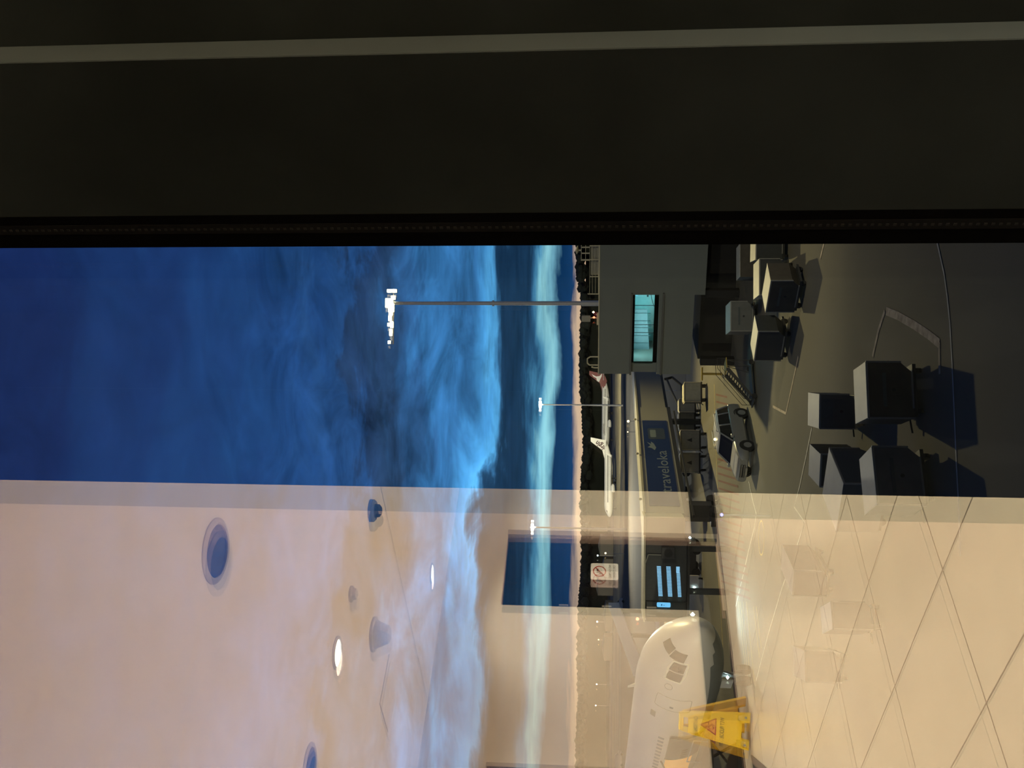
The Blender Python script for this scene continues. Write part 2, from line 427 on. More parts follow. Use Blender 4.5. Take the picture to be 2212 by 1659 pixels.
MB().b2((WT0, -.03, CEIL-.04), (WT1, .07, CEIL)).build('frame_head', 'frame_black', win)
MB().b2((1.1985, -.042, FLOOR), (1.2, -.026, CEIL)).build('spacer_bar', 'spacer_bar', win)
db = MB(); z = FLOOR+.4
while z < CEIL-.5:
    db.box((1.198, -.034, z), (.0012, .0035, .0045)); z += .0105
o = db.build('perforation', 'spacer_dot', win); o['kind'] = 'stuff'

# ---- ceiling fittings
def downlight(t, n, lit, label, group, r=.125, power=0):
    d = thing('downlight', label, 'ceiling light', room(t, n, CEIL), ANG, group)
    MB().lathe([(r*.80, -.001), (r*.80, -.012), (r*.86, -.016), (r, -.006), (r, 0)], 32).build('trim_ring', 'shaded_plastic' if lit else 'chrome_ring', d, smooth=True)
    MB().lathe([(0.0001, -.002), (r*.8, -.004), (r*.8, -.001)], 32).build('lens', 'lamp_lens' if lit else 'lens_dark', d)
    if lit:
        lamp('downlight_beam', 'AREA', (0, 0, -.03), power, (1, .97, .92), d, shape='DISK', size=.2, spread=R_(126))
    return d
PW = 47
def cpos(x, y): t, n, z = Rf(x, y, CEIL); return t, n
vis = [cpos(727, 1410), cpos(932, 1238)]
downlight(*vis[0], True, 'larger of two glowing round downlights mirrored in the window', 'lit ceiling downlights', .115, PW)
downlight(*vis[1], True, 'smaller far glowing downlight mirrored near the wall and ceiling line', 'lit ceiling downlights', .115, PW)
downlight(*cpos(465, 1190), False, 'big round unlit ceiling fitting with dark bluish face', None, .155)
downlight(*cpos(668, 1652), False, 'unlit round ceiling fitting cut by the photo edge', None, .135)
for t in (-3., -1.2, .5, 7.6, 9.6, 11.6):  # unseen downlights added to light the mirrored room
    for n in (-6.4, -4.05, -1.85):
        if t == .5 and n == -1.85: n = -2.3
        downlight(t, n, True, 'added ceiling downlight lighting the room from outside the mirrored view', 'added ceiling downlights out of view', .115, PW)
for t, n in ((3.5, -6.7), (2.0, -6.4), (5.6, -2.6), (7.4, -.6), (4.2, -.3), (2.4,-.1)):
    downlight(t, n, True, 'added ceiling downlight lighting the room from outside the mirrored view', 'added ceiling downlights out of view', .115, PW)
t, n = cpos(757, 1283)
d = thing('smoke_detector', 'small white disc smoke detector on the mirrored ceiling', 'detector', room(t, n, CEIL), ANG)
MB().lathe([(.06, 0), (.06, -.015), (.05, -.022)], 24).build('base', 'shaded_plastic', d, smooth=True)
MB().lathe([(.042, -.022), (.04, -.045), (.015, -.055)], 24).build('cap', 'shaded_plastic', d, smooth=True)
t, n = cpos(806, 1370)
d = thing('ceiling_speaker', 'pale cone shaped speaker hanging from the mirrored ceiling', 'speaker', room(t, n, CEIL), ANG)
MB().lathe([(.14, 0), (.14, -.018), (.125, -.026)], 32).build('flange', 'shaded_plastic', d, smooth=True)
MB().lathe([(.115, -.026), (.07, -.13), (.05, -.14)], 32).build('cone', 'shaded_plastic', d, smooth=True)
t, n = cpos(800, 1103)
d = thing('dome_camera', 'small dark blue dome camera beside the column mirrored in the window', 'camera', room(t, n, CEIL), ANG)
MB().lathe([(.09, 0), (.09, -.03), (.075, -.045)], 24).build('housing', 'dome_blue', d, smooth=True)
MB().lathe([(.055, -.045), (.05, -.075), (.03, -.09), (.001, -.095)], 24).build('dome', 'night_glass', d, smooth=True)
pa = [Rf(*q, CEIL)[:2] for q in ((842, 1410), (855, 1478), (835, 1582), (820, 1520))]
ct = sum(p[0] for p in pa)/4; cn = sum(p[1] for p in pa)/4
d = thing('ceiling_hatch', 'flush square access hatch outlined in the mirrored ceiling', 'hatch', room(ct, cn, CEIL), ANG)
MB().b2((-.235, -.235, -.004), (.235, .235, 0)).build('shadow_frame', 'chrome_ring', d)
MB().b2((-.229, -.229, -.007), (.229, .229, -.004)).build('hatch_panel', 'ceiling_paint', d)

# ---- sign on the glazed door
zc = 0.; tt = t_on_back(1224, 1300)
dd = ray(1306, 1232); pz = CAMZ + (dd*((2*GD-BACK)/dd.dot(NV))).z
sg = thing('prohibition_sign', 'white sign with red prohibition circle on the dark glazed door', 'sign', room(tt, BACK-.098, pz), ANG+math.pi)
def rrect(w, h, r, seg=4):
    p = []
    for cx, cy, a0 in ((w/2-r, h/2-r, 0), (-w/2+r, h/2-r, 90), (-w/2+r, -h/2+r, 180), (w/2-r, -h/2+r, 270)):
        for i in range(seg+1):
            a = R_(a0+90*i/seg); p.append((cx+r*math.cos(a), cy+r*math.sin(a)))
    return p
sw, sh = .24, .33
MB().prism(rrect(sw, sh, .02), -.004, 0, 'y').build('plate', 'sign_white', sg)
rb = MB()
for k_ in range(36):
    a, b = R_(k_*10), R_(k_*10+10); vs = []
    for r in (.066, .080):
        for q in (a, b): vs.append((r*math.cos(q), -.0055, .06+r*math.sin(q)))
    rb.add(vs, [(0, 1, 3, 2)])
rb.add([(-.052, -.0055, .117), (-.062, -.0055, .107), (.052, -.0055, .003), (.062, -.0055, .013)], [(0, 1, 2, 3)])
rb.build('prohibition_ring', 'ink_red', sg)
ib = MB().box((-.02, -.005, .085), (.035, .001, .02)).box((.012, -.005, .075), (.012, .001, .04)).box((.03, -.005, .05), (.012, .001, .03))
ib.build('pictogram', 'ink_black', sg)
text('lettering', 'NO EATING', .045, 'ink_black', sg, (0, -.005, -.068), fit=.19, depth=.0005)
text('lettering', 'OR DRINK', .045, 'ink_black', sg, (0, -.005, -.118), fit=.19, depth=.0005)

# ---- wet floor sign
t, n, z = Rf(1618, 1562, FLOOR)
ws = thing('wet_floor_sign', 'yellow folding wet floor caution sign standing on the mirrored floor', 'floor sign', room(t, n, FLOOR), ANG+math.pi+R_(60))
def wet_panel(tilt, m, name):
    hgt = .66
    M = Matrix.Translation((0, 0, hgt)) @ Matrix.Rotation(tilt, 4, 'X') @ Matrix.Translation((0, 0, -hgt))
    p = MB()
    out = [(-.19, 0), (-.095, 0), (-.085, .075), (.085, .075), (.095, 0), (.19, 0), (.12, .50), (.105, .64), (.075, .66), (.055, .655), (.05, .61), (-.05, .61), (-.055, .655), (-.075, .66), (-.105, .64), (-.12, .50)]
    # split into convex pieces
    quads = [[(-.19, 0), (-.095, 0), (-.085, .075), (-.18, .075)], [(.095, 0), (.19, 0), (.18, .075), (.085, .075)],
             [(-.18, .075), (.18, .075), (.112, .575), (-.112, .575)], [(-.112, .575), (-.05, .575), (-.05, .625), (-.106, .63)],
             [(.05, .575), (.112, .575), (.106, .63), (.05, .625)], [(-.106, .625), (.106, .625), (.085, .66), (-.085, .66)]]
    for q in quads: p.prism(q, -.010, .010, 'y', 0, M)
    for q in ([(-.19, 0), (-.175, 0), (-.105, .56), (-.116, .56)], [(.175, 0), (.19, 0), (.116, .56), (.105, .56)]): p.prism(q, -.017, .017, 'y', 0, M)
    return p.build(name, m, ws), M
fp, M1 = wet_panel(R_(-13), 'wet_yellow', 'front_panel')
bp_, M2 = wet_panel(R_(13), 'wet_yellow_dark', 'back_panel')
MB().cyl((-.09, 0, .655), (.09, 0, .655), .016, None, 10).build('hinge', 'wet_yellow', ws, smooth=True)
text('caution_lettering', 'CAUTION', .055, 'ink_black', fp, (0, 0, 0), M1 @ Matrix.Translation((0, -.0115, .505)), .0006, fit=.155)
text('wet_floor_lettering', 'WET FLOOR', .055, 'ink_black', fp, (0, 0, 0), M1 @ Matrix.Translation((0, -.0115, .255)), .0006, fit=.225)
tri = MB()
def tripts(r): return [(r*math.sin(R_(a)), r*math.cos(R_(a))) for a in (0, 120, 240)]
for i in range(3):
    A_, B_ = tripts(.108), tripts(.085); j = (i+1) % 3
    tri.add([(A_[i][0], -.0115, .365+A_[i][1]), (A_[j][0], -.0115, .365+A_[j][1]), (B_[j][0], -.0115, .365+B_[j][1]), (B_[i][0], -.0115, .365+B_[i][1])], [(0, 1, 2, 3)], 0, M1)
tri.build('warning_triangle', 'ink_red', fp)
MB().prism([(x, .365+y) for x, y in tripts(.086)], -.0108, -.0112, 'y', 0, M1).build('triangle_field', 'ink_orange', fp)
mn = MB()
for a, b, w in (((-.025, .345), (.012, .385), .016), ((.012, .385), (.032, .372), .009), ((-.005, .375), (-.03, .39), .008), ((-.02, .348), (.02, .335), .011), ((.02, .335), (.035, .345), .009), ((-.022, .345), (-.005, .325), .011)):
    a, b = Vector((a[0], -.012, a[1])), Vector((b[0], -.012, b[1])); nrm = Vector((-(b.z-a.z), 0, b.x-a.x)).normalized()*w/2
    mn.add([a+nrm, b+nrm, b-nrm, a-nrm], [(0, 1, 2, 3)], 0, M1)
mn.lathe([(.0001, 0), (.010, 0), (.010, .001)], 10, 0, M1 @ Matrix.Translation((.014, -.012, .402)) @ Matrix.Rotation(R_(90), 4, 'X'))
mn.build('slipping_figure', 'ink_red', fp)
for sx_ in (-.145, .145):
    MB().lathe([(.0001, 0), (.013, 0), (.013, .002)], 12, 0, M1 @ Matrix.Translation((sx_, -.010, .04)) @ Matrix.Rotation(R_(90), 4, 'X')).build('rivet', 'metal_grey', fp)
t, n, z = Rf(1640, 1662, FLOOR)
o = MB().prism([(-.25, -.28), (.48, .0), (-.25, .28)], 0, .012, 'z').build('floor_mat', 'rubber', None, room(t-.12, n, FLOOR), ANG+R_(-35))
tag(o, 'black pointed rubber mat corner on the mirrored floor at the photo edge', 'mat')

# ================================================================== OUTSIDE: ground, far strip, trees
g = MB(); g.add([(-900, 1.6, 0), (900, 1.6, 0), (1500, 3000, 0), (-1500, 3000, 0)], [(0, 1, 2, 3)])
o = g.build('ground', 'concrete'); o['kind'] = 'structure'
def slab(name, ya, yb, m, z=.012):
    o = MB().b2((-700, ya, .001), (600, yb, z)).build(name, m); o['kind'] = 'structure'; return o
slab('taxiway', 101, 330, 'taxiway')
slab('far_apron', 355, 470, 'far_strip', .014)
slab('verge', 560, 900, 'foliage', .02)

def blob(m, c, r, sz):
    ico = [(0, 0, -1), (.72, -.53, -.45), (-.28, -.85, -.45), (-.89, 0, -.45), (-.28, .85, -.45), (.72, .53, -.45), (.28, -.85, .45), (-.72, -.53, .45), (-.72, .53, .45), (.28, .85, .45), (.89, 0, .45), (0, 0, 1)]
    fc = [(0, 1, 2), (1, 0, 5), (0, 2, 3), (0, 3, 4), (0, 4, 5), (1, 5, 10), (2, 1, 6), (3, 2, 7), (4, 3, 8), (5, 4, 9), (1, 10, 6), (2, 6, 7), (3, 7, 8), (4, 8, 9), (5, 9, 10), (6, 10, 11), (7, 6, 11), (8, 7, 11), (9, 8, 11), (10, 9, 11)]
    a = random.random()*6.28; ca, sa = math.cos(a), math.sin(a)
    m.add([(c[0]+r*(x*ca-y*sa), c[1]+r*(x*sa+y*ca), c[2]+sz*z) for x, y, z in ico], fc)
tl = MB()
for i in range(2600):
    yy = random.uniform(640, 720); x = random.uniform(-420, 380)
    h = 19.6+1.2*math.sin(x*.021)+.8*math.sin(x*.07+1)+random.uniform(-2.6, .9)
    if x > 62: h += 2.6*min(1, (x-62)/10)
    r = random.uniform(1.6, 4.2); blob(tl, (x, yy, h-r*.6), r, r*.75)
tl.b2((-420, 690, 0), (380, 700, 17.5))
o = tl.build('tree_line', 'foliage'); tag(o, 'black distant tree line along the whole horizon', 'trees', None, 'stuff')

# ---- painted marks on the apron (flat paint, laid on the concrete)
def ribbon(name, pts, width, m, label, closed=False, parent=None, z=.016):
    q = [P(x, y, 0) for x, y in pts]
    if closed: q.append(q[0])
    b = MB(); L = []
    for i, p in enumerate(q):
        a = q[max(0, i-1)]; c = q[min(len(q)-1, i+1)]
        if closed and i in (0, len(q)-1): a, c = q[-2], q[1]
        t_ = (c-a).normalized(); nrm = Vector((-t_.y, t_.x, 0))*width/2
        L.append((p+nrm, p-nrm))
    for (a, b_), (c, d_) in zip(L[:-1], L[1:]):
        for zz in (z,): b.add([(a.x, a.y, zz), (b_.x, b_.y, zz), (d_.x, d_.y, zz), (c.x, c.y, zz)], [(0, 1, 2, 3)])
    o = b.build(name, m, parent)
    if not parent: tag(o, label, 'road marking')
    return o
ribbon('painted_line', [(2020, 500), (2030, 545), (2040, 590), (2047, 640), (2053, 700), (2058, 790), (2063, 900), (2067, 1000), (2072, 1090), (2076, 1200)], .075, 'paint_white', 'long curved white painted line nearest the window')
pk = thing('painted_bracket', 'thick pale bracket painted on dark apron beside big container', 'road marking', (0, 0, 0))
ribbon('thick_bar', [(1915, 672), (1940, 682), (1975, 702), (2005, 722), (2030, 742)], .27, 'paint_worn', None, parent=pk)
ribbon('thin_bar', [(1912, 672), (1898, 715), (1886, 770)], .16, 'paint_worn', None, parent=pk, z=.017)
ribbon('thin_bar', [(2030, 740), (2030, 770), (2031, 808)], .13, 'paint_worn', None, parent=pk, z=.017)
ribbon('painted_line', [(1725, 770), (1712, 830), (1698, 893), (1670, 878)], .14, 'paint_worn', 'hooked pale line painted behind the two right containers')
ribbon('painted_line', [(1782, 520), (1772, 560)], .14, 'paint_worn', 'short pale painted line beside the window frame')
ribbon('painted_line', [(1754, 925), (1742, 985), (1728, 1050), (1716, 1095), (1739, 1128), (1722, 1180), (1690, 1270), (1660, 1370), (1634, 1470)], .12, 'paint_white', 'bent white line running past the blue grey containers')
ribbon('painted_line', [(1618, 1040), (1626, 1080), (1634, 1110), (1630, 1140), (1621, 1175), (1590, 1310)], .12, 'paint_white', 'white line bending in front of the parked car')
ribbon('painted_ring', [(1645+6*math.cos(R_(a)), 1162+37*math.sin(R_(a))) for a in range(0, 360, 15)], .09, 'paint_yellow', 'thin painted ring on the apron below the cones', True)
hz = thing('hatched_zone', 'long strip of slanted red hatching between two pale lines', 'road marking', (0, 0, 0))
ribbon('edge_line', [(1543, 830), (1546, 930), (1549, 1030), (1553, 1130), (1549, 1200), (1556, 1300), (1562, 1400)], .10, 'paint_yellow', None, parent=hz)
for k_ in range(27):
    y = 852+k_*15.5+max(0, k_-12)*1.2; sh_ = 1547+k_*.45; w = 10+k_*1.5
    ribbon('hatch_stripe', [(sh_, y), (sh_+w+14, y+6+k_*.6)], .14, 'paint_red', None, parent=hz, z=.018)
for k_, (a, b) in enumerate((((1596, 1300), (1612, 1462)), ((1600, 1300), (1617, 1470)), ((1606, 1300), (1622, 1475)), ((1613, 1300), (1630, 1472)), ((1628, 1310), (1641, 1420)), ((1634, 1310), (1645, 1400)))):
    ribbon('lead_line', [a, b], .07, 'paint_yellow', ['leftmost thin yellow line under the airliner nose', 'second thin yellow line under the airliner nose', 'third thin yellow line under the airliner nose', 'fourth thin yellow line under the airliner nose', 'fifth thin yellow line under the airliner nose', 'rightmost thin yellow line under the airliner nose'][k_])
    
# ================================================================== floodlight masts
def mast(base, ztop, r0, r1, label, lamps, lens, power, col, target=None, spot=None):
    d = thing('floodlight_mast', label, 'light mast', (base.x, base.y, 0))
    h = ztop
    MB().cyl((0, 0, 0), (0, 0, h*.36), r0, r0*.85+r1*.15, 12).cyl((0, 0, h*.36), (0, 0, h*.66), (r0+r1)*.46, (r0+r1)*.44, 12).cyl((0, 0, h*.66), (0, 0, h), (r0+r1)*.42, r1, 12).build('pole', 'mast_steel', d, smooth=True)
    for f_ in (.36, .66): MB().cyl((0, 0, h*f_-.09), (0, 0, h*f_+.09), r0*1.0, None, 12).build('joint_collar', 'mast_steel', d, smooth=True)
    xs = [l[0] for l in lamps]
    MB().b2((min(xs)-.2, -.06, h-.06), (max(xs)+.2, .06, h+.06)).build('crossbar', 'mast_steel', d)
    for x, dz, w, hh in lamps:
        fl = MB().b2((x-w/2-.05, -.12, h+dz-hh/2-.05), (x+w/2+.05, .18, h+dz+hh/2+.05)).build('floodlight', 'mast_steel', d)
        MB().b2((x-w/2, -.16, h+dz-hh/2), (x+w/2, -.121, h+dz+hh/2)).build('flood_lens', lens, fl)
    if spot:
        for k_, (tgt, pw, ang) in enumerate(spot):
            l = lamp('mast_beam', 'SPOT', (0, -.5, h+.2), pw, col, d, spot_size=R_(ang), spot_blend=1., shadow_soft_size=.5)
            aim(l, (base.x, base.y-.5, h+.2), tgt)
    elif power:
        lamp('mast_glow', 'POINT', (0, -1.0, h-.6), power, col, d, shadow_soft_size=.5)
    return d
WARM = (1., .82, .39)
p = PD(850, 655, 95)
lm = [(1.25, .15, .28, .95), (.55, .0, .35, .4), (0.02, .42, .9, .75), (-.45, .2, .85, .55), (-1.05, .25, .42, .35), (-1.55, .32, .5, .3), (-2.2, .12, .62, .26), (-2.2, .42, .3, .26), (-3.0, .22, .62, .26), (-4.0, .38, .26, .24)]
lm = [(a, c-.1, e, b) if False else (a, b, w_, h_) for (a, b, w_, h_) in lm for c, e in ((0, 0),)]
mast(p, p.z, .30, .17, 'tall floodlight mast with blazing lamps rising behind the grey building', lm, 'flood_lens', 0, WARM,
     spot=[((-4, 70, 0), 92000, 80)])
p = PD(1167, 874, 330)
mast(p, p.z, .35, .2, 'thin distant floodlight mast between the two parked airliner tails', [(i*1.0-2.0, 0, .6, .7) for i in range(5)], 'flood_far', 0, (1, .92, .70),
     spot=[((60, 520, 4), 2700000, 80), ((-30, 430, 3), 1600000, 80), ((10, 215, 0), 130000, 70)])
p = PD(1150, 1139, 280)
mast(p, p.z, .35, .2, 'thin floodlight mast mirrored over by the pink room near the glazed door', [(i*.9-1.8, 0, .55, .7) for i in range(5)], 'flood_far', 0, (1, .93, .75),
     spot=[((-30, 430, 3), 1500000, 90), ((-30, 240, 0), 260000, 90)])

# two more flood masts out of the frame: one to the left for the near stand, one added on the right to lift unlit sides
def side_flood(x, y, h, to, power, ang, label):
    tf = thing('side_floodlight', label, 'floodlight', (x, y, 0))
    MB().b2((-.4, -.15, h-.3), (.4, .15, h+.3)).build('housing', 'mast_steel', tf)
    MB().b2((-.35, .15, h-.25), (.35, .17, h+.25)).build('flood_lens', 'flood_far', tf)
    MB().cyl((0, 0, 0), (0, 0, h-.3), .18, .1, 10).build('pole', 'mast_steel', tf, smooth=True)
    l = lamp('side_flood_beam', 'SPOT', (0, .4, h), power, (1, .88, .60), tf, spot_size=R_(ang), spot_blend=.8, shadow_soft_size=.6)
    aim(l, (x, y+.4, h), to)
side_flood(-36, 18, 15.5, (-19, 62, 5.5), 27000, 64, 'floodlight post out of view to the left of the near airliner')
side_flood(21, 27, 15.5, (-4, 60, 1), 17000, 64, 'added fill floodlight out of view to the right behind the dark wall')

# ================================================================== grey bridge building
L0 = PD(1400, 808, 66); R0 = PD(1400, 530, 62)
bx = (R0-L0); bx.z = 0; bang = math.atan2(bx.y, bx.x); blen = bx.length
bb = thing('link_building', 'plain grey airside building with lit turquoise window slot', 'building', (L0.x, L0.y, 0), bang)
def bu(y):         # local x on the front face for an image row
    d = ray(1400, y); n2 = Vector((-math.sin(bang), math.cos(bang), 0)); k_ = (Vector((L0.x, L0.y, 0))).dot(n2)/d.dot(n2)
    return (d*k_ - Vector((L0.x, L0.y, 0))).dot(Vector((math.cos(bang), math.sin(bang), 0)))
def bzz(x, y):     # height on the front face for an image column
    d = ray(x, y); n2 = Vector((-math.sin(bang), math.cos(bang), 0)); k_ = (Vector((L0.x, L0.y, 0))).dot(n2)/d.dot(n2)
    return CAMZ+d.z*k_
xe = blen+6; xw0, xw1 = bu(787), bu(637)
zt, zr1, zr0, zb, zb2 = bzz(1294, 700), bzz(1365, 700), bzz(1422, 700), bzz(1497, 700), bzz(1528, 560)
MB().b2((0, 0, zr1), (xe, 7, zt)).b2((xw1, .0, zr0), (xe, 7, zr1)).b2((0, 0, zb), (xe, 7, zr0)).b2((xw1, 0, zb2), (xe, 7, zb)).build('wall_block', 'bridge_grey', bb)
MB().b2((-.02, -.14, zr1-.02), (xw1+.12, .0, zr1+.10)).build('window_hood', 'bridge_dark', bb)
MB().b2((-.02, -.14, zr0-.34), (xw1+.12, .0, zr0-.22)).build('window_ledge', 'bridge_dark', bb)
MB().b2((0, .35, zr0), (xw0, 6.9, zr1)).build('recess_wall', 'bridge_grey', bb)
wz0, wz1 = bzz(1413, 700), bzz(1371, 700)
MB().b2((xw0, .30, zr0), (xw1, .40, wz0)).b2((xw0, .30, wz1), (xw1, .40, zr1)).b2((xw0-.05, .28, wz0), (xw0+.04, .42, wz1)).b2((xw1-.04, .28, wz0), (xw1+.0, .42, wz1)).build('window_frame', 'frame_black', bb)
fx = lambda f: xw1+(xw0-xw1)*f
MB().b2((xw0, 4.2, wz0-.3), (xw1, 4.3, wz1+.4)).build('room_back_wall', 'teal_wall', bb)
MB().b2((xw0, .42, wz0-.25), (xw1, 4.2, wz0-.2)).build('room_floor', 'teal_wall', bb)
MB().b2((xw0, .42, wz1+.145), (xw1, 4.2, wz1+.17)).build('room_ceiling', 'teal_wall', bb)
H_ = wz1-wz0
rr = MB().prism([(fx(.40), wz0+H_*.27), (fx(1.02), wz0+H_*.08), (fx(1.02), wz1+.1), (fx(.40), wz1+.1)], 2.6, 2.7, 'y').build('sloping_partition', 'ramp_grey', bb)
for f in (.455, .57, .67, .79, .9):
    MB().b2((fx(f)-.015, 2.57, wz0+.1), (fx(f)+.015, 2.6, wz1)).build('joint', 'ramp_joint', rr)
for f in (.175, .45, .565):
    MB().b2((fx(f)-.016, .36, wz0), (fx(f)+.016, .40, wz1)).build('mullion', 'ramp_joint', bb)
MB().b2((fx(.31), 4.1, wz0+H_*.72), (fx(.16), 4.2, wz1+.3)).build('lit_poster', 'poster_lit', bb)
MB().b2((fx(.325), 4.1, wz0+H_*.15), (fx(.305), 4.2, wz0+H_*.24)).build('wall_switch', 'ramp_joint', bb)
MB().path([(fx(.02), .5, wz0+.25), (fx(.10), .5, wz0+.18), (fx(.2), .5, wz0+.02)], .02).build('hanging_cable', 'ramp_joint', bb)
lb = MB().b2((xw0+.4, 1.4, wz1+.08), (xw1-.4, 1.6, wz1+.14)).build('ceiling_lamp', 'cool_lamp', bb)
lamp('room_lamp', 'AREA', ((xw0+xw1)/2, 1.5, wz1+.05), 150, (.36, .90, 1.), bb, shape='RECTANGLE', size=xw1-xw0-.6, size_y=.3)
MB().b2((0, .41, wz0-.2), (xw1, .415, wz0-.19)).build('sill_strip', 'bridge_dark', bb)
MB().b2((-.04, -.05, zt-.02), (xe, .1, zt+.05)).build('parapet_trim', 'cream_trim', bb)
# roof plant on top of the building, right end
x0 = bu(640)
rp_ = thing('roof_walkway', 'cream railed roof walkway with frame above the grey building', 'railing', (L0.x, L0.y, zt+.04), bang)
def rx(y): return bu(y)
rp_.scale = (1, 1, .40)
wk = MB().b2((rx(640), .4, 0), (xe, 2.4, .08))
wk.build('deck', 'cream_trim', rp_)
for y in (640, 602, 565, 535):
    MB().b2((rx(y)-.03, .42, .05), (rx(y)+.03, .48, 1.55 if y < 640 else 1.9)).build('post', 'cream_trim', rp_)
for z_ in (.55, 1.05, 1.5):
    MB().b2((rx(638), .43, z_), (xe, .47, z_+.05)).build('rail', 'cream_trim', rp_)
MB().b2((rx(600), .6, .1), (xe, 2.2, 1.35)).build('plant_box', 'cladding', rp_)
pt = MB().b2((rx(568), .5, 2.9), (xe, .58, 3.0)).b2((rx(568), .5, 1.5), (rx(568)+.09, .58, 3.0)).b2((rx(553), .5, 1.5), (rx(553)+.07, .58, 3.0)).b2((rx(540), .5, 1.5), (rx(540)+.07, .58, 3.0)).b2((rx(568), .5, 2.2), (xe, .56, 2.27))
pt.build('gantry_frame', 'cream_trim', rp_)
MB().cyl((rx(545), .5, 3.0), (rx(545), .5, 3.5), .05, None, 8).cyl((rx(549), .5, 3.55), (rx(541), .5, 3.75), .22, .3, 10).build('antenna', 'cream_trim', rp_, smooth=True)
rf = thing('roof_beacon', 'small roof lamp post with red and white lights on the grey building', 'lamp', (L0.x, L0.y, zt+.04), bang)
xb = bu(694)
MB().cyl((xb, .6, 0), (xb, .6, .9), .04, None, 8).b2((xb-.5, .55, 0), (xb+.35, .7, .12)).build('post', 'cream_trim', rf)
MB().b2((xb-.25, .5, .55), (xb+.12, .75, 1.15)).build('fitting', 'cladding', rf)
MB().lathe([(.001, -.09), (.09, 0), (.001, .09)], 8).build('red_light', 'red_lamp', rf, (xb+.1, .45, .3))
MB().lathe([(.001, -.09), (.09, 0), (.001, .09)], 8).build('white_light', 'warm_lamp', rf, (xb+.48, .45, .35))
hp = thing('roof_hoop', 'cream bent pipe hoop on the left end of the grey building', 'railing', (L0.x, L0.y, zt+.04), bang)
MB().path([(bu(803), .6, 0), (bu(803), .6, .25), (bu(801), .6, .45)], .05).path([(bu(797), .6, 0), (bu(797), .6, .6), (bu(793), .6, .75), (bu(783), .6, .75), (bu(779), .6, .55), (bu(779), .6, 0)], .05).build('pipe', 'cream_trim', hp)
# dark undercroft: columns and back wall below the building
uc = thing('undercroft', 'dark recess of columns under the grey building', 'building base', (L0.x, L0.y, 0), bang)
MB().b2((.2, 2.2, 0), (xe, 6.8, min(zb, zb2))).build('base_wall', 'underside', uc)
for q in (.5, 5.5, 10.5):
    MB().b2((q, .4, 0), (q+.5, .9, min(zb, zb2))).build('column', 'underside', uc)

# ================================================================== boarding bridge with advertisement
E1 = PD(1430, 1113, 69.5); E0 = PD(1400, 800, 97)
tv = Vector((E0.x-E1.x, E0.y-E1.y, 0)); tang = math.atan2(tv.y, tv.x); tlen = tv.length; td = tv.normalized()
tnrm = Vector((-td.y, td.x, 0))
def tx(y, x=1420):
    d = ray(x, y); k_ = Vector((E1.x, E1.y, 0)).dot(tnrm)/d.dot(tnrm); return (d*k_-Vector((E1.x, E1.y, 0))).dot(td)
def tz(x, y):
    d = ray(x, y); k_ = Vector((E1.x, E1.y, 0)).dot(tnrm)/d.dot(tnrm); return CAMZ+d.z*k_
TB0, TB1 = tz(1478, 1100), tz(1389, 1100); TA0, TA1 = tz(1430, 815), tz(1370, 815)
br = thing('boarding_bridge', 'passenger boarding bridge tunnel carrying a long blue advertisement', 'boarding bridge', (E1.x, E1.y, 0), tang)
def slantbox(b, x0, x1, y0, y1, f0, f1, m=0):
    zz = lambda x, f: (TB0+(TA0-TB0)*x/tlen)+f*((TB1+(TA1-TB1)*x/tlen)-(TB0+(TA0-TB0)*x/tlen))
    vs = []
    for x in (x0, x1):
        for y in (y0, y1):
            for f in (f0, f1): vs.append((x, y, zz(x, f)))
    b.add(vs, [(0, 1, 3, 2), (4, 6, 7, 5), (0, 4, 5, 1), (2, 3, 7, 6), (0, 2, 6, 4), (1, 5, 7, 3)], m); return b
xm = tx(880)
slantbox(MB(), .35, xm, 0, 2.6, 0.02, .95).build('outer_tunnel', 'cladding', br)
slantbox(MB(), xm, tlen+4, .04, 2.4, .05, .93).build('inner_tunnel', 'cladding', br)
slantbox(MB(), .3, tlen+4, -.06, .0, .945, 1.0).build('roof_edge', 'cream_trim', br)
slantbox(MB(), .3, tlen+4, .0, 2.7, .955, 1.0).build('roof', 'cream_trim', br)
slantbox(MB(), -.1, xm, -.05, .2, -.09, .02).build('bottom_rail', 'charcoal_dark', br)
slantbox(MB(), xm, tlen+3, .12, .3, -.04, .05).build('bottom_rail', 'charcoal_dark', br)
slantbox(MB(), -.1, xm-1, -.12, .12, -.22, -.17).build('cable_tray', 'charcoal_dark', br)
a0, a1 = tx(1093), tx(909)
slantbox(MB(), a0, a1, -.03, 0, .09, .84).build('advertisement', 'banner_blue', br)
bn = br.children[-1]
sl = (TA0-TB0)/tlen; sl2 = (TA1-TB1)/tlen; slm = (sl+sl2)/2
def adz(x, f): 
    lo = TB0+sl*x; hi = TB1+sl2*x; return lo+f*(hi-lo)
def ad_text(body, size, y0, y1, f, m, fitw=True):
    xa, xb_ = tx(y0), tx(y1); xc = (xa+xb_)/2
    M = Matrix.Translation((xc, -.034, adz(xc, f))) @ Matrix(((1, 0, 0, 0), (0, 1, 0, 0), (slm, 0, 1, 0), (0, 0, 0, 1)))
    return text('lettering', body, size, m, bn, (0, 0, 0), M, .003, fit=abs(xb_-xa))
ad_text('traveloka', 1.25, 1064, 974, .36, 'banner_white')
ad_text('. . . . . . . . . . . . . . . . . . .', .12, 1060, 1000, .66, 'banner_dark')
bx_ = tx(973)
bd = MB(); by = [(0, 0), (.5, -.22), (1.35, .05), (1.75, .42), (1.25, .40), (1.65, .95), (.95, .52), (.55, .95), (.42, .42)]
bd.prism([(bx_+u*.95, adz(bx_, .55)+w*.62) for u, w in by], -.036, -.031, 'y')
bd.build('bird_emblem', 'banner_white', bn)
px_ = tx(950)
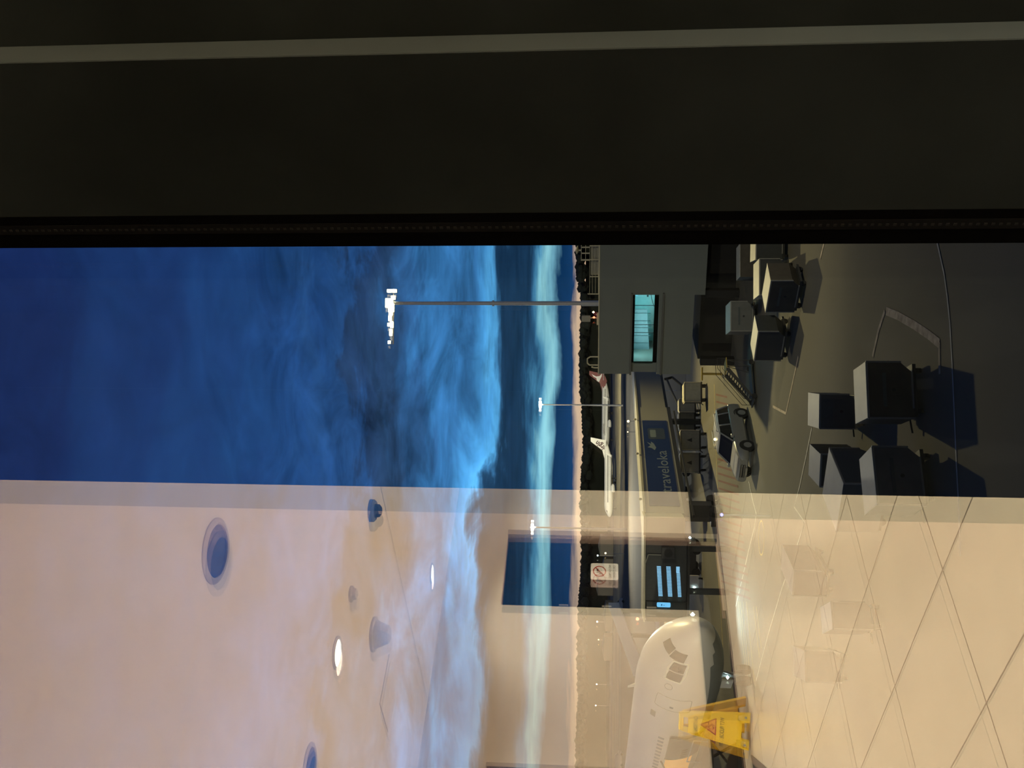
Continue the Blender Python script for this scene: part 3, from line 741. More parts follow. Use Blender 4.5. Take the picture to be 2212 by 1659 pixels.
MB().prism([(px_+u, adz(px_, .48)+w) for u, w in rrect(2.4, 1.35, .25)] if False else [(px_+1.2+u, adz(px_, .45)+w) for u, w in rrect(2.3, 1.45, .25)], -.036, -.031, 'y').build('phone_picture', 'banner_dark', bn)
MB().prism([(px_+1.2+u, adz(px_, .55)+w) for u, w in rrect(1.5, .5, .1)], -.038, -.036, 'y').build('phone_screen', 'ramp_grey', bn)
for q, z_ in ((2.2, 0), (10, 0), (17, 0)):
    MB().lathe([(.001, .02), (.1, .1), (.09, .25), (.001, .3)], 8).build('roof_lamp', 'cream_trim', br, (q, -.1, adz(q, 1.0)))
# black hose hanging under the inner tunnel
xq = tx(875)
MB().path([(tx(822), -.15, adz(tx(822), -.08)), (tx(818), -.15, adz(tx(818), -.35)), (tx(835), -.15, adz(tx(835), -.62)), (tx(865), -.15, adz(tx(865), -.55)), (tx(890), -.15, adz(tx(890), -.5))], .13, 8).path([(tx(822), -.15, adz(tx(822), -.15)), (tx(850), -.15, adz(tx(850), -.25)), (tx(890), -.15, adz(tx(890), -.42))], .10, 8).build('cable_loop', 'charcoal_dark', br)
# support column with wheel bogie
for q in (3.0,):
    MB().b2((q-.35, .6, .7), (q+.35, 2.0, adz(q, 0))).build('lift_column', 'charcoal', br)
    MB().b2((q-1.6, .9, .45), (q+1.2, 1.7, .85)).build('bogie_beam', 'charcoal', br)
    for w_ in (-1.1, .8):
        MB().cyl((q+w_, .55, .5), (q+w_, .95, .5), .5, None, 16).build('wheel', 'tyre', br)
for q in (tx(895), ):
    MB().b2((q-.2, .5, 0), (q+.2, .9, adz(q, 0))).build('support_leg', 'charcoal', br)
# cab at the aircraft end
CZ = 66.5
def ch(x): return PD(x, 1240, CZ).z
c0 = PD(1430, 1316, CZ).x; c1 = PD(1430, 1168, CZ).x
cb = thing('bridge_cab', 'dark boarding bridge cab with three bands of blue lit slats', 'bridge cab', (0, CZ, 0))
zt_, zb_ = ch(1394), ch(1484)
cs = PD(1430, 1299, CZ).x
MB().b2((cs, 0, zb_), (c1, 3.2, zt_)).build('cab_body', 'charcoal', cb, bevel=.06)
MB().b2((cs-.06, -.05, zb_-.1), (cs, 3.2, zt_+.05)).build('canopy_edge', 'charcoal_dark', cb)
MB().b2((c0-.9, .1, zb_+.02), (cs-.06, 3.0, zt_-.1)).build('aircraft_bellows', 'charcoal', cb)
MB().b2((c0-.9, -.1, zt_+.0), (c1+.3, 3.3, zt_+.12)).build('cab_roof', 'cream_trim', cb)
MB().b2((c0-.9, -.08, zb_-.18), (c1, 3.2, zb_-.02)).build('cab_floor', 'charcoal_dark', cb)
for q, (xa, xb_) in enumerate(((1418.5, 1427.5), (1439, 1448.5), (1460.5, 1468))):
    lv = MB(); n_ = 21
    for i in range(n_):
        y = 1223+i*3.12+q*.3
        if q == 2 and i < 4: continue
        xl, xr = PD(1430, y+2.1, CZ).x, PD(1430, y, CZ).x
        sh_ = (i/20)*4.2
        lv.b2((xl, -.045, ch(xb_+sh_)), (xr, -.02, ch(xa+sh_)))
    if q == 2:
        lv.b2((PD(1430, 1236, CZ).x, -.045, ch(xb_)), (PD(1430, 1223, CZ).x, -.02, ch(xa)))
    lv.build('lit_slats', 'lit_louvre', cb)
sc0, sc1 = PD(1430, 1311.5, CZ).x, PD(1430, 1301.5, CZ).x
sc = MB().prism([((sc0+sc1)/2+u, (ch(1419.5)+ch(1449))/2+w) for u, w in rrect(abs(sc1-sc0), abs(ch(1419.5)-ch(1449)), .09)], -.03, .12, 'y').build('lit_panel', 'lit_screen', cb)
MB().b2((sc0+.1, -.036, ch(1431)), (sc1-.1, -.031, ch(1428.5))).b2((sc0+.12, -.036, ch(1436)), (sc1-.16, -.031, ch(1433.5))).build('panel_print', 'screen_ink', sc)
ax0, ax1 = PD(1430, 1204, CZ).x, PD(1430, 1180, CZ).x
ac = MB().b2((ax0, -.5, ch(1456)), (ax1, 0, ch(1428))).build('air_unit', 'charcoal', cb, bevel=.03)
MB().lathe([(.001, 0), (.30, 0), (.30, .03)], 20, 0, Matrix.Translation(((ax0+ax1)/2, -.5, (ch(1456)+ch(1428))/2)) @ Matrix.Rotation(R_(90), 4, 'X')).build('fan', 'charcoal_dark', ac)
MB().path([((ax0+ax1)/2-.2, -.1, ch(1428)), ((ax0+ax1)/2-.2, -.1, ch(1400)), (ax0-.4, -.1, ch(1394))], .04).build('pipe', 'cladding', ac)
MB().cyl((c0-.3, -.2, zb_-.3), (c0-.3, -.2, zb_-.05), .04, None, 6).build('lamp_stem', 'charcoal_dark', cb)
fl = MB().lathe([(.001, -.16), (.17, 0), (.001, .16)], 10).build('cab_floodlight', 'cool_lamp', cb, (c0-.25, -.25, zb_-.38))
l = lamp('cab_flood_beam', 'SPOT', (c0-.25, -.5, zb_-.5), 2600, (.75, .97, 1.), cb, spot_size=R_(110), spot_blend=.7, shadow_soft_size=.15)
aim(l, (c0-.25, CZ-.5, zb_-.5), (-9, 48, 0))
for q in (c1-.7, cs+.5):
    MB().b2((q-.18, 1.0, 0), (q+.18, 1.5, zb_-.1)).build('cab_leg', 'charcoal', cb)
MB().b2((c1, .6, zb_+.1), (E1.x+.15, 3.0, zt_-.02)).build('cab_rotunda', 'cladding', cb)
MB().b2((c1+.3, .5, zt_-.02), (E1.x+.25, 3.1, zt_+.12)).build('rotunda_roof', 'cream_trim', cb)

# ================================================================== aeroplanes
def ring(x, ry, rz, zc, n=24, y0=0.):
    return [(x, y0+ry*math.cos(2*math.pi*i/n), zc+rz*math.sin(2*math.pi*i/n)) for i in range(n)]
def airliner(name, label, loc, rz, sc, fin_mats, deco):
    """x forward, nose at x=0, origin on the ground below the nose"""
    d = thing(name, label, 'aeroplane', loc, rz); d.scale = (sc, sc, sc)
    zc = 3.5; r = 1.95
    st = [(0, .03, -.4), (-.3, .5, -.38), (-.9, .9, -.3), (-2, 1.35, -.17), (-3.5, 1.75, -.05), (-5.5, 1.95, 0), (-24, 1.95, 0), (-29, 1.6, .35), (-34, .9, .95), (-38, .25, 1.5)]
    MB().loft([ring(x, q, q, zc+o_) for x, q, o_ in st]).build('fuselage', 'plane_white', d, smooth=True)
    fb = MB().prism([(-31.0, zc+1.4), (-36.6, zc+8.4), (-38.6, zc+8.4), (-37.2, zc+1.5)], -.16, .16, 'y')
    fb.add([(-27.5, 0, zc+1.8), (-31.6, .12, zc+1.9), (-31.6, -.12, zc+1.9), (-32.2, 0, zc+3.0)], [(0, 1, 3), (0, 3, 2), (1, 2, 3)])
    fin = fb.build('tail_fin', fin_mats, d)
    for s_ in (-1, 1):
        MB().prism([(-11.5, 1.6*s_), (-18.5, 1.6*s_), (-20.5, 6*s_), (-23.5, 16.5*s_), (-22.2, 16.5*s_), (-16, 6*s_)], zc-1.25, zc-.9, 'z').build('wing', 'bridge_dark', d)
        MB().prism([(-22.2, zc-.9), (-23.4, zc-.9), (-24.4, zc+1.6), (-23.9, zc+1.6)], 16.4*s_, 16.55*s_, 'y').build('winglet', 'plane_white', d)
        MB().prism([(-33.2, .6*s_), (-36.8, .6*s_), (-38.4, 6.2*s_), (-37.0, 6.2*s_)], zc+1.2, zc+1.4, 'z').build('tailplane', 'plane_white', d)
        MB().lathe([(.75, 0), (.95, .2), (1.0, 1.2), (.85, 2.8), (.5, 3.6)], 16, 0, Matrix.Translation((-10.2, 4.9*s_, zc-1.75)) @ Matrix.Rotation(R_(-90), 4, 'Y')).build('engine', 'plane_white', d, smooth=True)
    for px, py in ((-4, 0), (-17.5, 2.6), (-17.5, -2.6)):
        MB().cyl((px, py, .5), (px, py, zc-1.3), .12, None, 8).cyl((px, py-.35, .5), (px, py+.35, .5), .5, None, 12).build('landing_gear', 'tyre', d)
    for s_ in (-1, 1):
        wr_ = MB()
        for i in range(40): wr_.box((-6.5-i*.58, 1.93*s_, zc+.45), (.32, .06, .46))
        wr_.build('window_row', 'plane_glass', d)
    MB().prism([(-1.45, zc+.52), (-2.5, zc+1.05), (-3.1, zc+.95), (-3.1, zc+.55)], -1.3, 1.3, 'y').build('cockpit_windows', 'plane_glass', d)
    deco(d, fin, zc)
    return d
def deco_roo(d, fin, zc):
    for s_ in (-1, 1):
        b = MB().prism([(-33.6, zc+4.6), (-33.0, zc+3.4), (-34.2, zc+3.0), (-35.9, zc+2.2), (-37.4, zc+2.0), (-36.0, zc+3.2), (-35.8, zc+5.0), (-36.9, zc+7.2), (-35.6, zc+6.2), (-34.9, zc+4.8)], .165*s_, .19*s_, 'y')
        b.build('kangaroo_emblem', 'plane_white', fin)
        MB().prism([(-29.3, zc+.9), (-31.0, zc+2.0), (-37.5, zc+2.0), (-36.6, zc+.8), (-33.5, zc-.5)], 1.28*s_, 1.34*s_, 'y').build('red_flank', 'tail_red', fin)
    MZ = Matrix.Translation((-9.6, -1.99, zc+1.05))
    text('airline_title', 'QANTAS', 1.25, 'tail_purple', d, (0, 0, 0), MZ, .01)
    MZ = Matrix.Translation((-9.6, 1.99, zc+1.05)) @ Matrix.Rotation(math.pi, 4, 'Z')
    text('airline_title', 'QANTAS', 1.25, 'tail_purple', d, (0, 0, 0), MZ, .01)
def deco_vir(d, fin, zc):
    for s_ in (-1, 1):
        M = Matrix.Translation((-34.35, .175*s_, zc+3.55))
        if s_ > 0: M = M @ Matrix.Rotation(math.pi, 4, 'Z')
        M = M @ Matrix.Rotation(R_(-52 if s_ > 0 else 52), 4, 'Y') @ Matrix.Diagonal((.78, 1, 1, 1))
        text('tail_title', 'virgin', 3.5, 'tail_purple', fin, (0, 0, 0), M, .01, bold=.09)
# nose of each far airliner points to the left of the view
nv = PD(1305, 1117, 415); tvp = PD(1305, 950, 431)
hv = math.atan2(nv.y-tvp.y, nv.x-tvp.x)
airliner('airliner', 'distant white airliner with slanted dark lettering on its pale tail', (nv.x, nv.y, 0), hv, (tvp-nv).length/37.5, 'plane_white', deco_vir)
nq = PD(1305, 968, 520); tq = PD(1305, 806, 524)
hq = math.atan2(nq.y-tq.y, nq.x-tq.x)
aq = airliner('airliner', 'distant white airliner with red tail bearing a white leaping animal', (nq.x, nq.y, 0), hq, (tq-nq).length/37.5, 'tail_red', deco_roo)
a3 = copy_tree(aq); n3_ = PD(1305, 790, 560); t3 = PD(1305, 640, 580)
a3.location = (n3_.x, n3_.y, 0); a3.rotation_euler = (0, 0, math.atan2(n3_.y-t3.y, n3_.x-t3.x)); a3.scale = (.95,)*3
a3['label'] = 'third airliner, only its red tail tip showing above the grey building roof'

# ---- near widebody, nose towards the cab
NX = PD(1512, 1356, 52); ax = Vector((-.581, .814, 0)).normalized()
na = math.atan2(-ax.y, -ax.x)            # local +x = forward (towards the nose)
wd = thing('airliner', 'large near cream airliner nose overlapped by the mirrored room', 'aeroplane', (NX.x, NX.y, 0), na)
RC = 2.58; ZC = 4.32
stn = [(0, .03, .03, -.62), (-.12, .34, .34, -.60), (-.4, .62, .64, -.56), (-.9, .95, 1.0, -.50), (-1.6, 1.30, 1.36, -.40), (-2.5, 1.62, 1.72, -.29), (-3.4, 1.88, 2.02, -.19), (-4.5, 2.14, 2.27, -.10), (-6, 2.38, 2.46, -.03), (-8, 2.52, 2.56, 0), (-10, RC, RC, 0), (-42, RC, RC, 0), (-50, 1.8, 1.9, .5), (-58, .4, .5, 1.7)]
def rad(x):
    for (x0_, a0_, b0_, c0_), (x1_, a1_, b1_, c1_) in zip(stn[:-1], stn[1:]):
        if x1_ <= x <= x0_:
            f = (x-x0_)/(x1_-x0_); return a0_+(a1_-a0_)*f, b0_+(b1_-b0_)*f, c0_+(c1_-c0_)*f
    return RC, RC, 0
def skin(x, a, out=.0):     # point on the skin: a = angle in degrees from the side (starboard), up positive
    ry, rz_, c_ = rad(x); return (x, -(ry+out)*math.cos(R_(a)), ZC+c_+(rz_+out)*math.sin(R_(a)))
rows = []
for x, a_, b_, c_ in stn: rows.append(ring(x, a_, b_, ZC+c_, 40))
fus = MB().loft(rows)
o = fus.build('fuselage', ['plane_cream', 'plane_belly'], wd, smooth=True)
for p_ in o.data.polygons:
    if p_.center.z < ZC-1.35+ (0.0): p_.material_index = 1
def patch(name, m, parent, x0_, x1_, a0_, a1_, out=.012, nx=6, na_=6, shear=0.):
    b = MB(); g_ = [[skin(x0_+(x1_-x0_)*i/nx+shear*j/na_, a0_+(a1_-a0_)*j/na_, out) for j in range(na_+1)] for i in range(nx+1)]
    vs = [q for row in g_ for q in row]; n_ = na_+1
    b.add(vs, [(i*n_+j, i*n_+j+1, (i+1)*n_+j+1, (i+1)*n_+j) for i in range(nx) for j in range(na_)])
    return b.build(name, m, parent, smooth=True)
def strip(name, m, parent, pts, w=.02, out=.014):
    b = MB(); q = [Vector(skin(x, a_, out)) for x, a_ in pts]
    for a_, b_ in zip(q[:-1], q[1:]): b.cyl(a_, b_, w, None, 5)
    return b.build(name, m, parent)
for x, a0_, a1_, ln_ in ((-2.05, 14, 40, .72), (-2.85, 13, 38, .72)):
    patch('side_window', 'plane_glass', wd, x, x-ln_, a0_, a1_, .015, 3, 3, -.12)
strip('window_surround', 'pane_frame_bright', wd, [(-1.95, 11), (-2.15, 42), (-2.8, 43), (-3.75, 38), (-3.62, 13), (-2.8, 9), (-1.95, 11)], .055, .02)
patch('front_window', 'plane_glass', wd, -1.30, -1.95, 22, 55, .015, 4, 4, -.2)
patch('front_window', 'plane_glass', wd, -1.42, -2.1, 57, 88, .015, 4, 4, -.1)
dr_ = [(-5.5, -8), (-5.5, 34), (-5.6, 38), (-7.1, 38), (-7.2, 34), (-7.2, -8), (-7.1, -11), (-5.6, -11), (-5.5, -8)]
def dense(pts, n=5):
    out = []
    for (a, b), (c, d_) in zip(pts[:-1], pts[1:]):
        for i in range(n): out.append((a+(c-a)*i/n, b+(d_-b)*i/n))
    out.append(pts[-1]); return out
strip('door_outline', 'plane_line', wd, dense(dr_), .016, .006)
patch('door_window', 'plane_pane', wd, -6.55, -6.8, 12, 17, .012, 2, 2)
patch('flag_decal', 'plane_line', wd, -8.3, -9.3, 33, 41, .012, 2, 3, -.1)
for i in range(16):
    patch('cabin_window', 'plane_pane', wd, -12.6-i*.82, -12.6-.42-i*.82, 14.5, 23, .012, 2, 3)
MB().prism([(-9.6, ZC+RC-.05), (-10.2, ZC+RC-.05), (-10.5, ZC+RC+.42), (-10.3, ZC+RC+.42)], -.04, .04, 'y').build('blade_antenna', 'plane_cream', wd)
strip('emblem_ring', 'plane_line', wd, [(-4.35+.28*math.cos(R_(q)), 27+6*math.sin(R_(q))) for q in range(0, 361, 30)], .015, .006)
# forward hold: glowing orange skin patch stands for the lit interior, grey door panel swung open
patch('hold_glow_patch', 'hold_glow', wd, -17.3, -26, -38, 6, .03, 6, 8)
patch('hold_frame', 'charcoal', wd, -16.9, -17.4, -40, 8, .05, 2, 8)
patch('hold_door', 'uld_alu', wd, -12.2, -17.0, -42, 8, .22, 8, 10, .6)
hd = wd.children[-1]
for i in range(4):
    patch('door_rib', 'uld_dark', hd, -14.2-i*.55, -14.55-i*.55, -20, -12, .26, 2, 2)
MB().cyl(skin(-18, 12, .05), skin(-18.6, 2, .6), .06, None, 6).build('hold_arm', 'charcoal', wd)
for s_ in (-1, 1):
    MB().prism([(-23, 2.0*s_), (-34, 2.0*s_), (-38, 10*s_), (-46, 29*s_), (-44, 29*s_), (-33, 10*s_)], ZC-1.5, ZC-.9, 'z').build('wing', 'plane_belly', wd)
    MB().lathe([(1.25, 0), (1.5, .3), (1.55, 2), (1.2, 4.6), (.7, 5.6)], 20, 0, Matrix.Translation((-24, 9.5*s_, ZC-2.0)) @ Matrix.Rotation(R_(-90), 4, 'Y')).build('engine', 'plane_cream', wd, smooth=True)
    MB().prism([(-52, .8*s_), (-57, .8*s_), (-60, 9.5*s_), (-57.5, 9.5*s_)], ZC+.9, ZC+1.2, 'z').build('tailplane', 'plane_cream', wd)
MB().prism([(-48, ZC+2), (-57, ZC+11), (-60.5, ZC+11), (-57.5, ZC+1.8)], -.25, .25, 'y').build('tail_fin', 'plane_cream', wd)
ng = MB().cyl((-7.5, 0, .5), (-7.5, 0, ZC-RC+.3), .14, None, 10).cyl((-7.5, 0, 1.0), (-6.6, 0, ZC-RC+.4), .08, None, 8).build('nose_gear_leg', 'metal_grey', wd)
for s_ in (-1, 1): MB().cyl((-7.5, .18*s_, .5), (-7.5, .5*s_, .5), .5, None, 18).build('nose_wheel', 'tyre', wd)
MB().b2((-8.3, -.55, 1.15), (-7.0, -.45, ZC-RC+.3)).build('gear_door', 'plane_cream', wd)
MB().lathe([(.001, -.1), (.12, 0), (.001, .1)], 10).build('landing_lamp', 'cool_lamp', ng, (-7.2, -.25, 1.45))

# sloping pale gangway roof behind the nose
ga = PD(1338, 1312, 120); gb = PD(1398, 1462, 95)
sw_ = MB()
for u in (0,):
    a_, b_ = ga, gb; n_ = Vector((0, 0, 1.35))
    sw_.add([a_, b_, b_+n_, a_+n_, a_+Vector((0, 2.5, 0)), b_+Vector((0, 2.5, 0)), b_+n_+Vector((0, 2.5, 0)), a_+n_+Vector((0, 2.5, 0))], [(0, 1, 2, 3), (4, 7, 6, 5), (0, 4, 5, 1), (3, 2, 6, 7), (0, 3, 7, 4), (1, 5, 6, 2)])
gw = thing('sloping_gangway', 'pale sloping gangway roof rising behind the near airliner nose', 'gangway', (0, 0, 0))
sw_.build('roof_beam', 'plane_cream', gw)
for f in (.1, .5, .9):
    q = ga.lerp(gb, f); MB().b2((q.x-.2, q.y+1, 0), (q.x+.2, q.y+1.4, q.z)).build('post', 'bridge_dark', gw)

# belt / scissor loader below the hold
lp = P(1606, 1655)+Vector((-.814, -.581, 0))*.5
ld = thing('hold_loader', 'dark scissor lift loader standing under the open aircraft hold', 'loader', (lp.x, lp.y, 0), na+R_(90))
MB().b2((-1.4, -2.6, .35), (1.4, 2.6, .7)).build('chassis', 'stair_steel', ld)
MB().b2((-1.4, -2.6, 2.15), (1.4, 2.6, 2.4)).build('platform', 'stair_steel', ld)
for s_ in (-1.25, 1.25):
    MB().path([(s_, -2.2, .7), (s_, 2.2, 2.15)], .09).path([(s_, 2.2, .7), (s_, -2.2, 2.15)], .09).build('scissor_arm', 'stair_steel', ld)
    for y_ in (-1.8, 1.8): MB().cyl((s_*.9, y_, .35), (s_*1.15, y_, .35), .35, None, 14).build('wheel', 'tyre', ld)
    MB().path([(s_, -2.5, 2.4), (s_, -2.5, 3.3), (s_, 2.5, 3.3), (s_, 2.5, 2.4)], .035).build('guard_rail', 'metal_grey', ld)

# ================================================================== parked car
pr, pf = P(1615, 894), P(1629, 964)
hd_ = (pf-pr); hd_.z = 0; wbs = hd_.length; ca = math.atan2(hd_.y, hd_.x)
cc = (pr+pf)/2
CW = 1.9; ks = wbs/2.75
side = Vector((math.cos(ca-math.pi/2), math.sin(ca-math.pi/2), 0))
if side.dot(Vector((0, -1, 0))) < 0: side = -side
cen = cc - side*(CW*.46*ks)
car = thing('station_wagon', 'silver wagon with roof rails parked beside the hatched zone', 'car', (cen.x, cen.y, 0), ca)
car.scale = (ks, ks, ks)
def carring(x, w, z0, z1, top):     # rounded body section
    return [(x, -w, z0+.08), (x, -w*1.02, (z0+z1)/2), (x, -w*.97, z1-.04), (x, -w*.9, z1), (x, w*.9, z1), (x, w*.97, z1-.04), (x, w*1.02, (z0+z1)/2), (x, w, z0+.08), (x, w*.92, z0), (x, -w*.92, z0)]
h = CW/2
MB().loft([carring(-2.28, h*.88, .45, .95, 0), carring(-2.2, h*.96, .36, 1.02, 0), carring(-1.4, h, .28, 1.03, 0), carring(0, h, .26, 1.02, 0), carring(.85, h, .27, 1.02, 0), carring(1.6, h*.98, .28, .98, 0), carring(2.1, h*.93, .33, .88, 0), carring(2.36, h*.80, .42, .78, 0)]).build('body', 'car_silver', car, smooth=True)
def cabr(x, wb_, zb__, wt, zt__): return [(x, -wb_, zb__), (x, -wt, zt__), (x, wt, zt__), (x, wb_, zb__)]
MB().loft([[(-2.12, -h*.88, 1.0), (-1.86, -h*.74, 1.62), (-1.86, h*.74, 1.62), (-2.12, h*.88, 1.0)], [(.95, -h*.9, 1.0), (.05, -h*.74, 1.63), (.05, h*.74, 1.63), (.95, h*.9, 1.0)]]).build('cabin_glass', 'car_glass', car)
MB().loft([[(-1.98, -h*.74, 1.6), (-1.9, -h*.68, 1.69), (-1.9, h*.68, 1.69), (-1.98, h*.74, 1.6)], [(-.8, -h*.77, 1.63), (-.8, -h*.70, 1.74), (-.8, h*.70, 1.74), (-.8, h*.77, 1.63)], [(.12, -h*.75, 1.6), (.05, -h*.68, 1.68), (.05, h*.68, 1.68), (.12, h*.75, 1.6)]]).build('roof', 'lit_top_van_white', car)
MB().loft([[(.95, -h*.86, .99), (.95, -h*.8, 1.05), (.95, h*.8, 1.05), (.95, h*.86, .99)], [(2.1, -h*.8, .84), (2.1, -h*.72, .92), (2.1, h*.72, .92), (2.1, h*.8, .84)]]).build('bonnet', 'lit_top_van_white', car)
for s_ in (-1, 1):
    MB().path([(.93, s_*h*.89, 1.02), (.08, s_*h*.745, 1.63)], .045).path([(-.5, s_*h*.89, 1.02), (-.55, s_*h*.755, 1.63)], .035).path([(-1.5, s_*h*.89, 1.02), (-1.45, s_*h*.755, 1.63)], .04).path([(-2.1, s_*h*.87, 1.02), (-1.9, s_*h*.745, 1.63)], .06).build('window_pillar', 'car_silver', car)
    MB().path([(-1.7, s_*h*.64, 1.69), (-1.65, s_*h*.64, 1.79), (-.2, s_*h*.64, 1.79), (-.12, s_*h*.64, 1.71)], .022).build('roof_rail', 'metal_grey', car)
    MB().box((.72, s_*(h+.10), 1.07), (.14, .2, .15)).build('wing_mirror', 'car_silver', car, bevel=.03)
    MB().b2((2.2, s_*h*.62-.17, .66), (2.34, s_*h*.62+.17, .80)).build('headlamp', 'chrome', car)
    for wx in (-1.375, 1.375):
        w_ = MB().cyl((wx, s_*(h-.2), .34), (wx, s_*(h+.02), .34), .34, None, 20).build('wheel', 'tyre', car)
        MB().cyl((wx, s_*(h+.02), .34), (wx, s_*(h+.03), .34), .21, None, 14).build('hub_cap', 'metal_grey', w_)
        MB().cyl((wx, s_*(h-.15), .36), (wx, s_*(h+.012), .36), .41, None, 20).build('wheel_arch', 'charcoal_dark', car)
MB().b2((2.3, -.42, .52), (2.40, .42, .76)).build('grille', 'charcoal_dark', car)
MB().b2((2.32, -.45, .68), (2.42, .45, .72)).b2((2.32, -.45, .56), (2.42, .45, .59)).b2((2.37, -.26, .40), (2.43, .26, .50)).build('grille_bar', 'chrome', car)
MB().lathe([(.07, 0), (.07, .08), (.001, .11)], 10).build('beacon', 'warm_lamp', car, (-.5, -.25, 1.73))

# ================================================================== containers on dollies
def fit_top(cs, Z):
    q = [P(x, y, Z) for x, y in cs]           # near-left, near-right, far-right, far-left
    c = (q[0]+q[1]+q[2]+q[3])/4
    e = (q[1]-q[0])+(q[2]-q[3]); w = e.length/2; d_ = ((q[3]-q[0])+(q[2]-q[1])).length/2
    return c, math.atan2(e.y, e.x), w, d_
def container(cs, label, body='uld_dark', Z=1.62, placard=True, bevel_side=1, plain=False, group='baggage containers on dollies'):
    c, a, w, d_ = fit_top(cs, Z)
    z0 = .30
    t_ = thing('baggage_container', label, 'container', (c.x, c.y, z0), a, group)
    hh = Z-z0; bv = min(.32, w*.24)
    pr_ = [(-w/2, 0), (w/2-bv, 0), (w/2, bv*1.1), (w/2, hh), (-w/2, hh)]
    if bevel_side < 0: pr_ = [(-u, z_) for u, z_ in pr_][::-1]
    MB().prism(pr_, -d_/2, d_/2, 'y').build('shell', body, t_)
    MB().b2((-w/2, -d_/2, hh), (w/2, d_/2, hh+.012)).build('lit_roof_sheet', 'uld_top', t_)  # much paler than the shell: mast light on top put into the colour
    fr = MB()
    for u in (-w/2, w/2): fr.b2((u-.025, -d_/2-.018, bv if u*bevel_side > 0 else 0), (u+.025, -d_/2+.03, hh))
    fr.b2((-w/2, -d_/2-.018, hh-.05), (w/2, -d_/2+.03, hh)).b2((-w/2+bv*.9, -d_/2-.018, 0), (w/2-bv*.9, -d_/2+.03, .05))
    fr.build('edge_frame', 'uld_edge' if not plain else body, t_)
    if placard:
        MB().b2((-w*.30, -d_/2-.024, hh*.58), (w*.30, -d_/2-.019, hh*.66)).build('placard', 'uld_blue', t_)
        MB().lathe([(.001, 0), (.06, 0), (.06, .006)], 14, 0, Matrix.Translation((0, -d_/2-.002, hh*.42)) @ Matrix.Rotation(R_(90), 4, 'X')).build('round_emblem', 'charcoal_dark', t_)
    dl = thing('container_dolly', 'dolly under the '+label, 'dolly', (c.x, c.y, 0), a, 'dollies under the containers')
    MB().b2((-w/2+.05, -d_/2+.03, .20), (w/2-.05, d_/2-.03, .30)).build('deck', 'dolly_steel', dl)
    for u in (-w*.36, w*.36):
        for v_ in (-d_*.38, d_*.38): MB().cyl((u-.06, v_, .14), (u+.06, v_, .14), .14, None, 12).build('wheel', 'tyre', dl)
    MB().path([(-w/2+.1, 0, .24), (-w/2-.35, 0, .18)], .03).build('tow_bar', 'dolly_steel', dl)
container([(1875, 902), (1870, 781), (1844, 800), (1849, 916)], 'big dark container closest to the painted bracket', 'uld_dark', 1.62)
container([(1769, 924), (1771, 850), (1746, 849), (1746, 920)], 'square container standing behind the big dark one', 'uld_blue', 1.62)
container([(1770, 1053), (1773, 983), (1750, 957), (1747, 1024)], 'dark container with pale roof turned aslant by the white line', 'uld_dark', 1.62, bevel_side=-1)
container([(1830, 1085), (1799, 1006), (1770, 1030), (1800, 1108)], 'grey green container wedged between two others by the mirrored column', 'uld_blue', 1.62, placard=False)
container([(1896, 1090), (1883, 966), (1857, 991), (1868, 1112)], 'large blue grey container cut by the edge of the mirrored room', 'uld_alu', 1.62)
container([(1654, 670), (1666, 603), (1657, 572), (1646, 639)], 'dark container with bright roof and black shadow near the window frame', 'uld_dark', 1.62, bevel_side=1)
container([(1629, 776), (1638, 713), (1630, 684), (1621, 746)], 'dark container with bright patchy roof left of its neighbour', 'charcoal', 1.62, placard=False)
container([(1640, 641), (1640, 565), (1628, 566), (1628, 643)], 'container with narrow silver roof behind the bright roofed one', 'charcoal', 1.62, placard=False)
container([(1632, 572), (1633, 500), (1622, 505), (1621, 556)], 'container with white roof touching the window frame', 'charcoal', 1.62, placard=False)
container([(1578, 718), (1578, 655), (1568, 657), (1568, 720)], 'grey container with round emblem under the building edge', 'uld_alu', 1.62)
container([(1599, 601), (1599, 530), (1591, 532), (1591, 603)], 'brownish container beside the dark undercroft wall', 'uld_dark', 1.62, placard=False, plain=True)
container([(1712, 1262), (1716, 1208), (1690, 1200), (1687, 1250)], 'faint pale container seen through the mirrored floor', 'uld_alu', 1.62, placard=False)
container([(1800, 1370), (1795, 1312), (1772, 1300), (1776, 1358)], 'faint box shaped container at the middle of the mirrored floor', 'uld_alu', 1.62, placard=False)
container([(1740, 1470), (1738, 1402), (1713, 1398), (1715, 1460)], 'faint brownish container low on the mirrored floor', 'uld_alu', 1.62, placard=False)

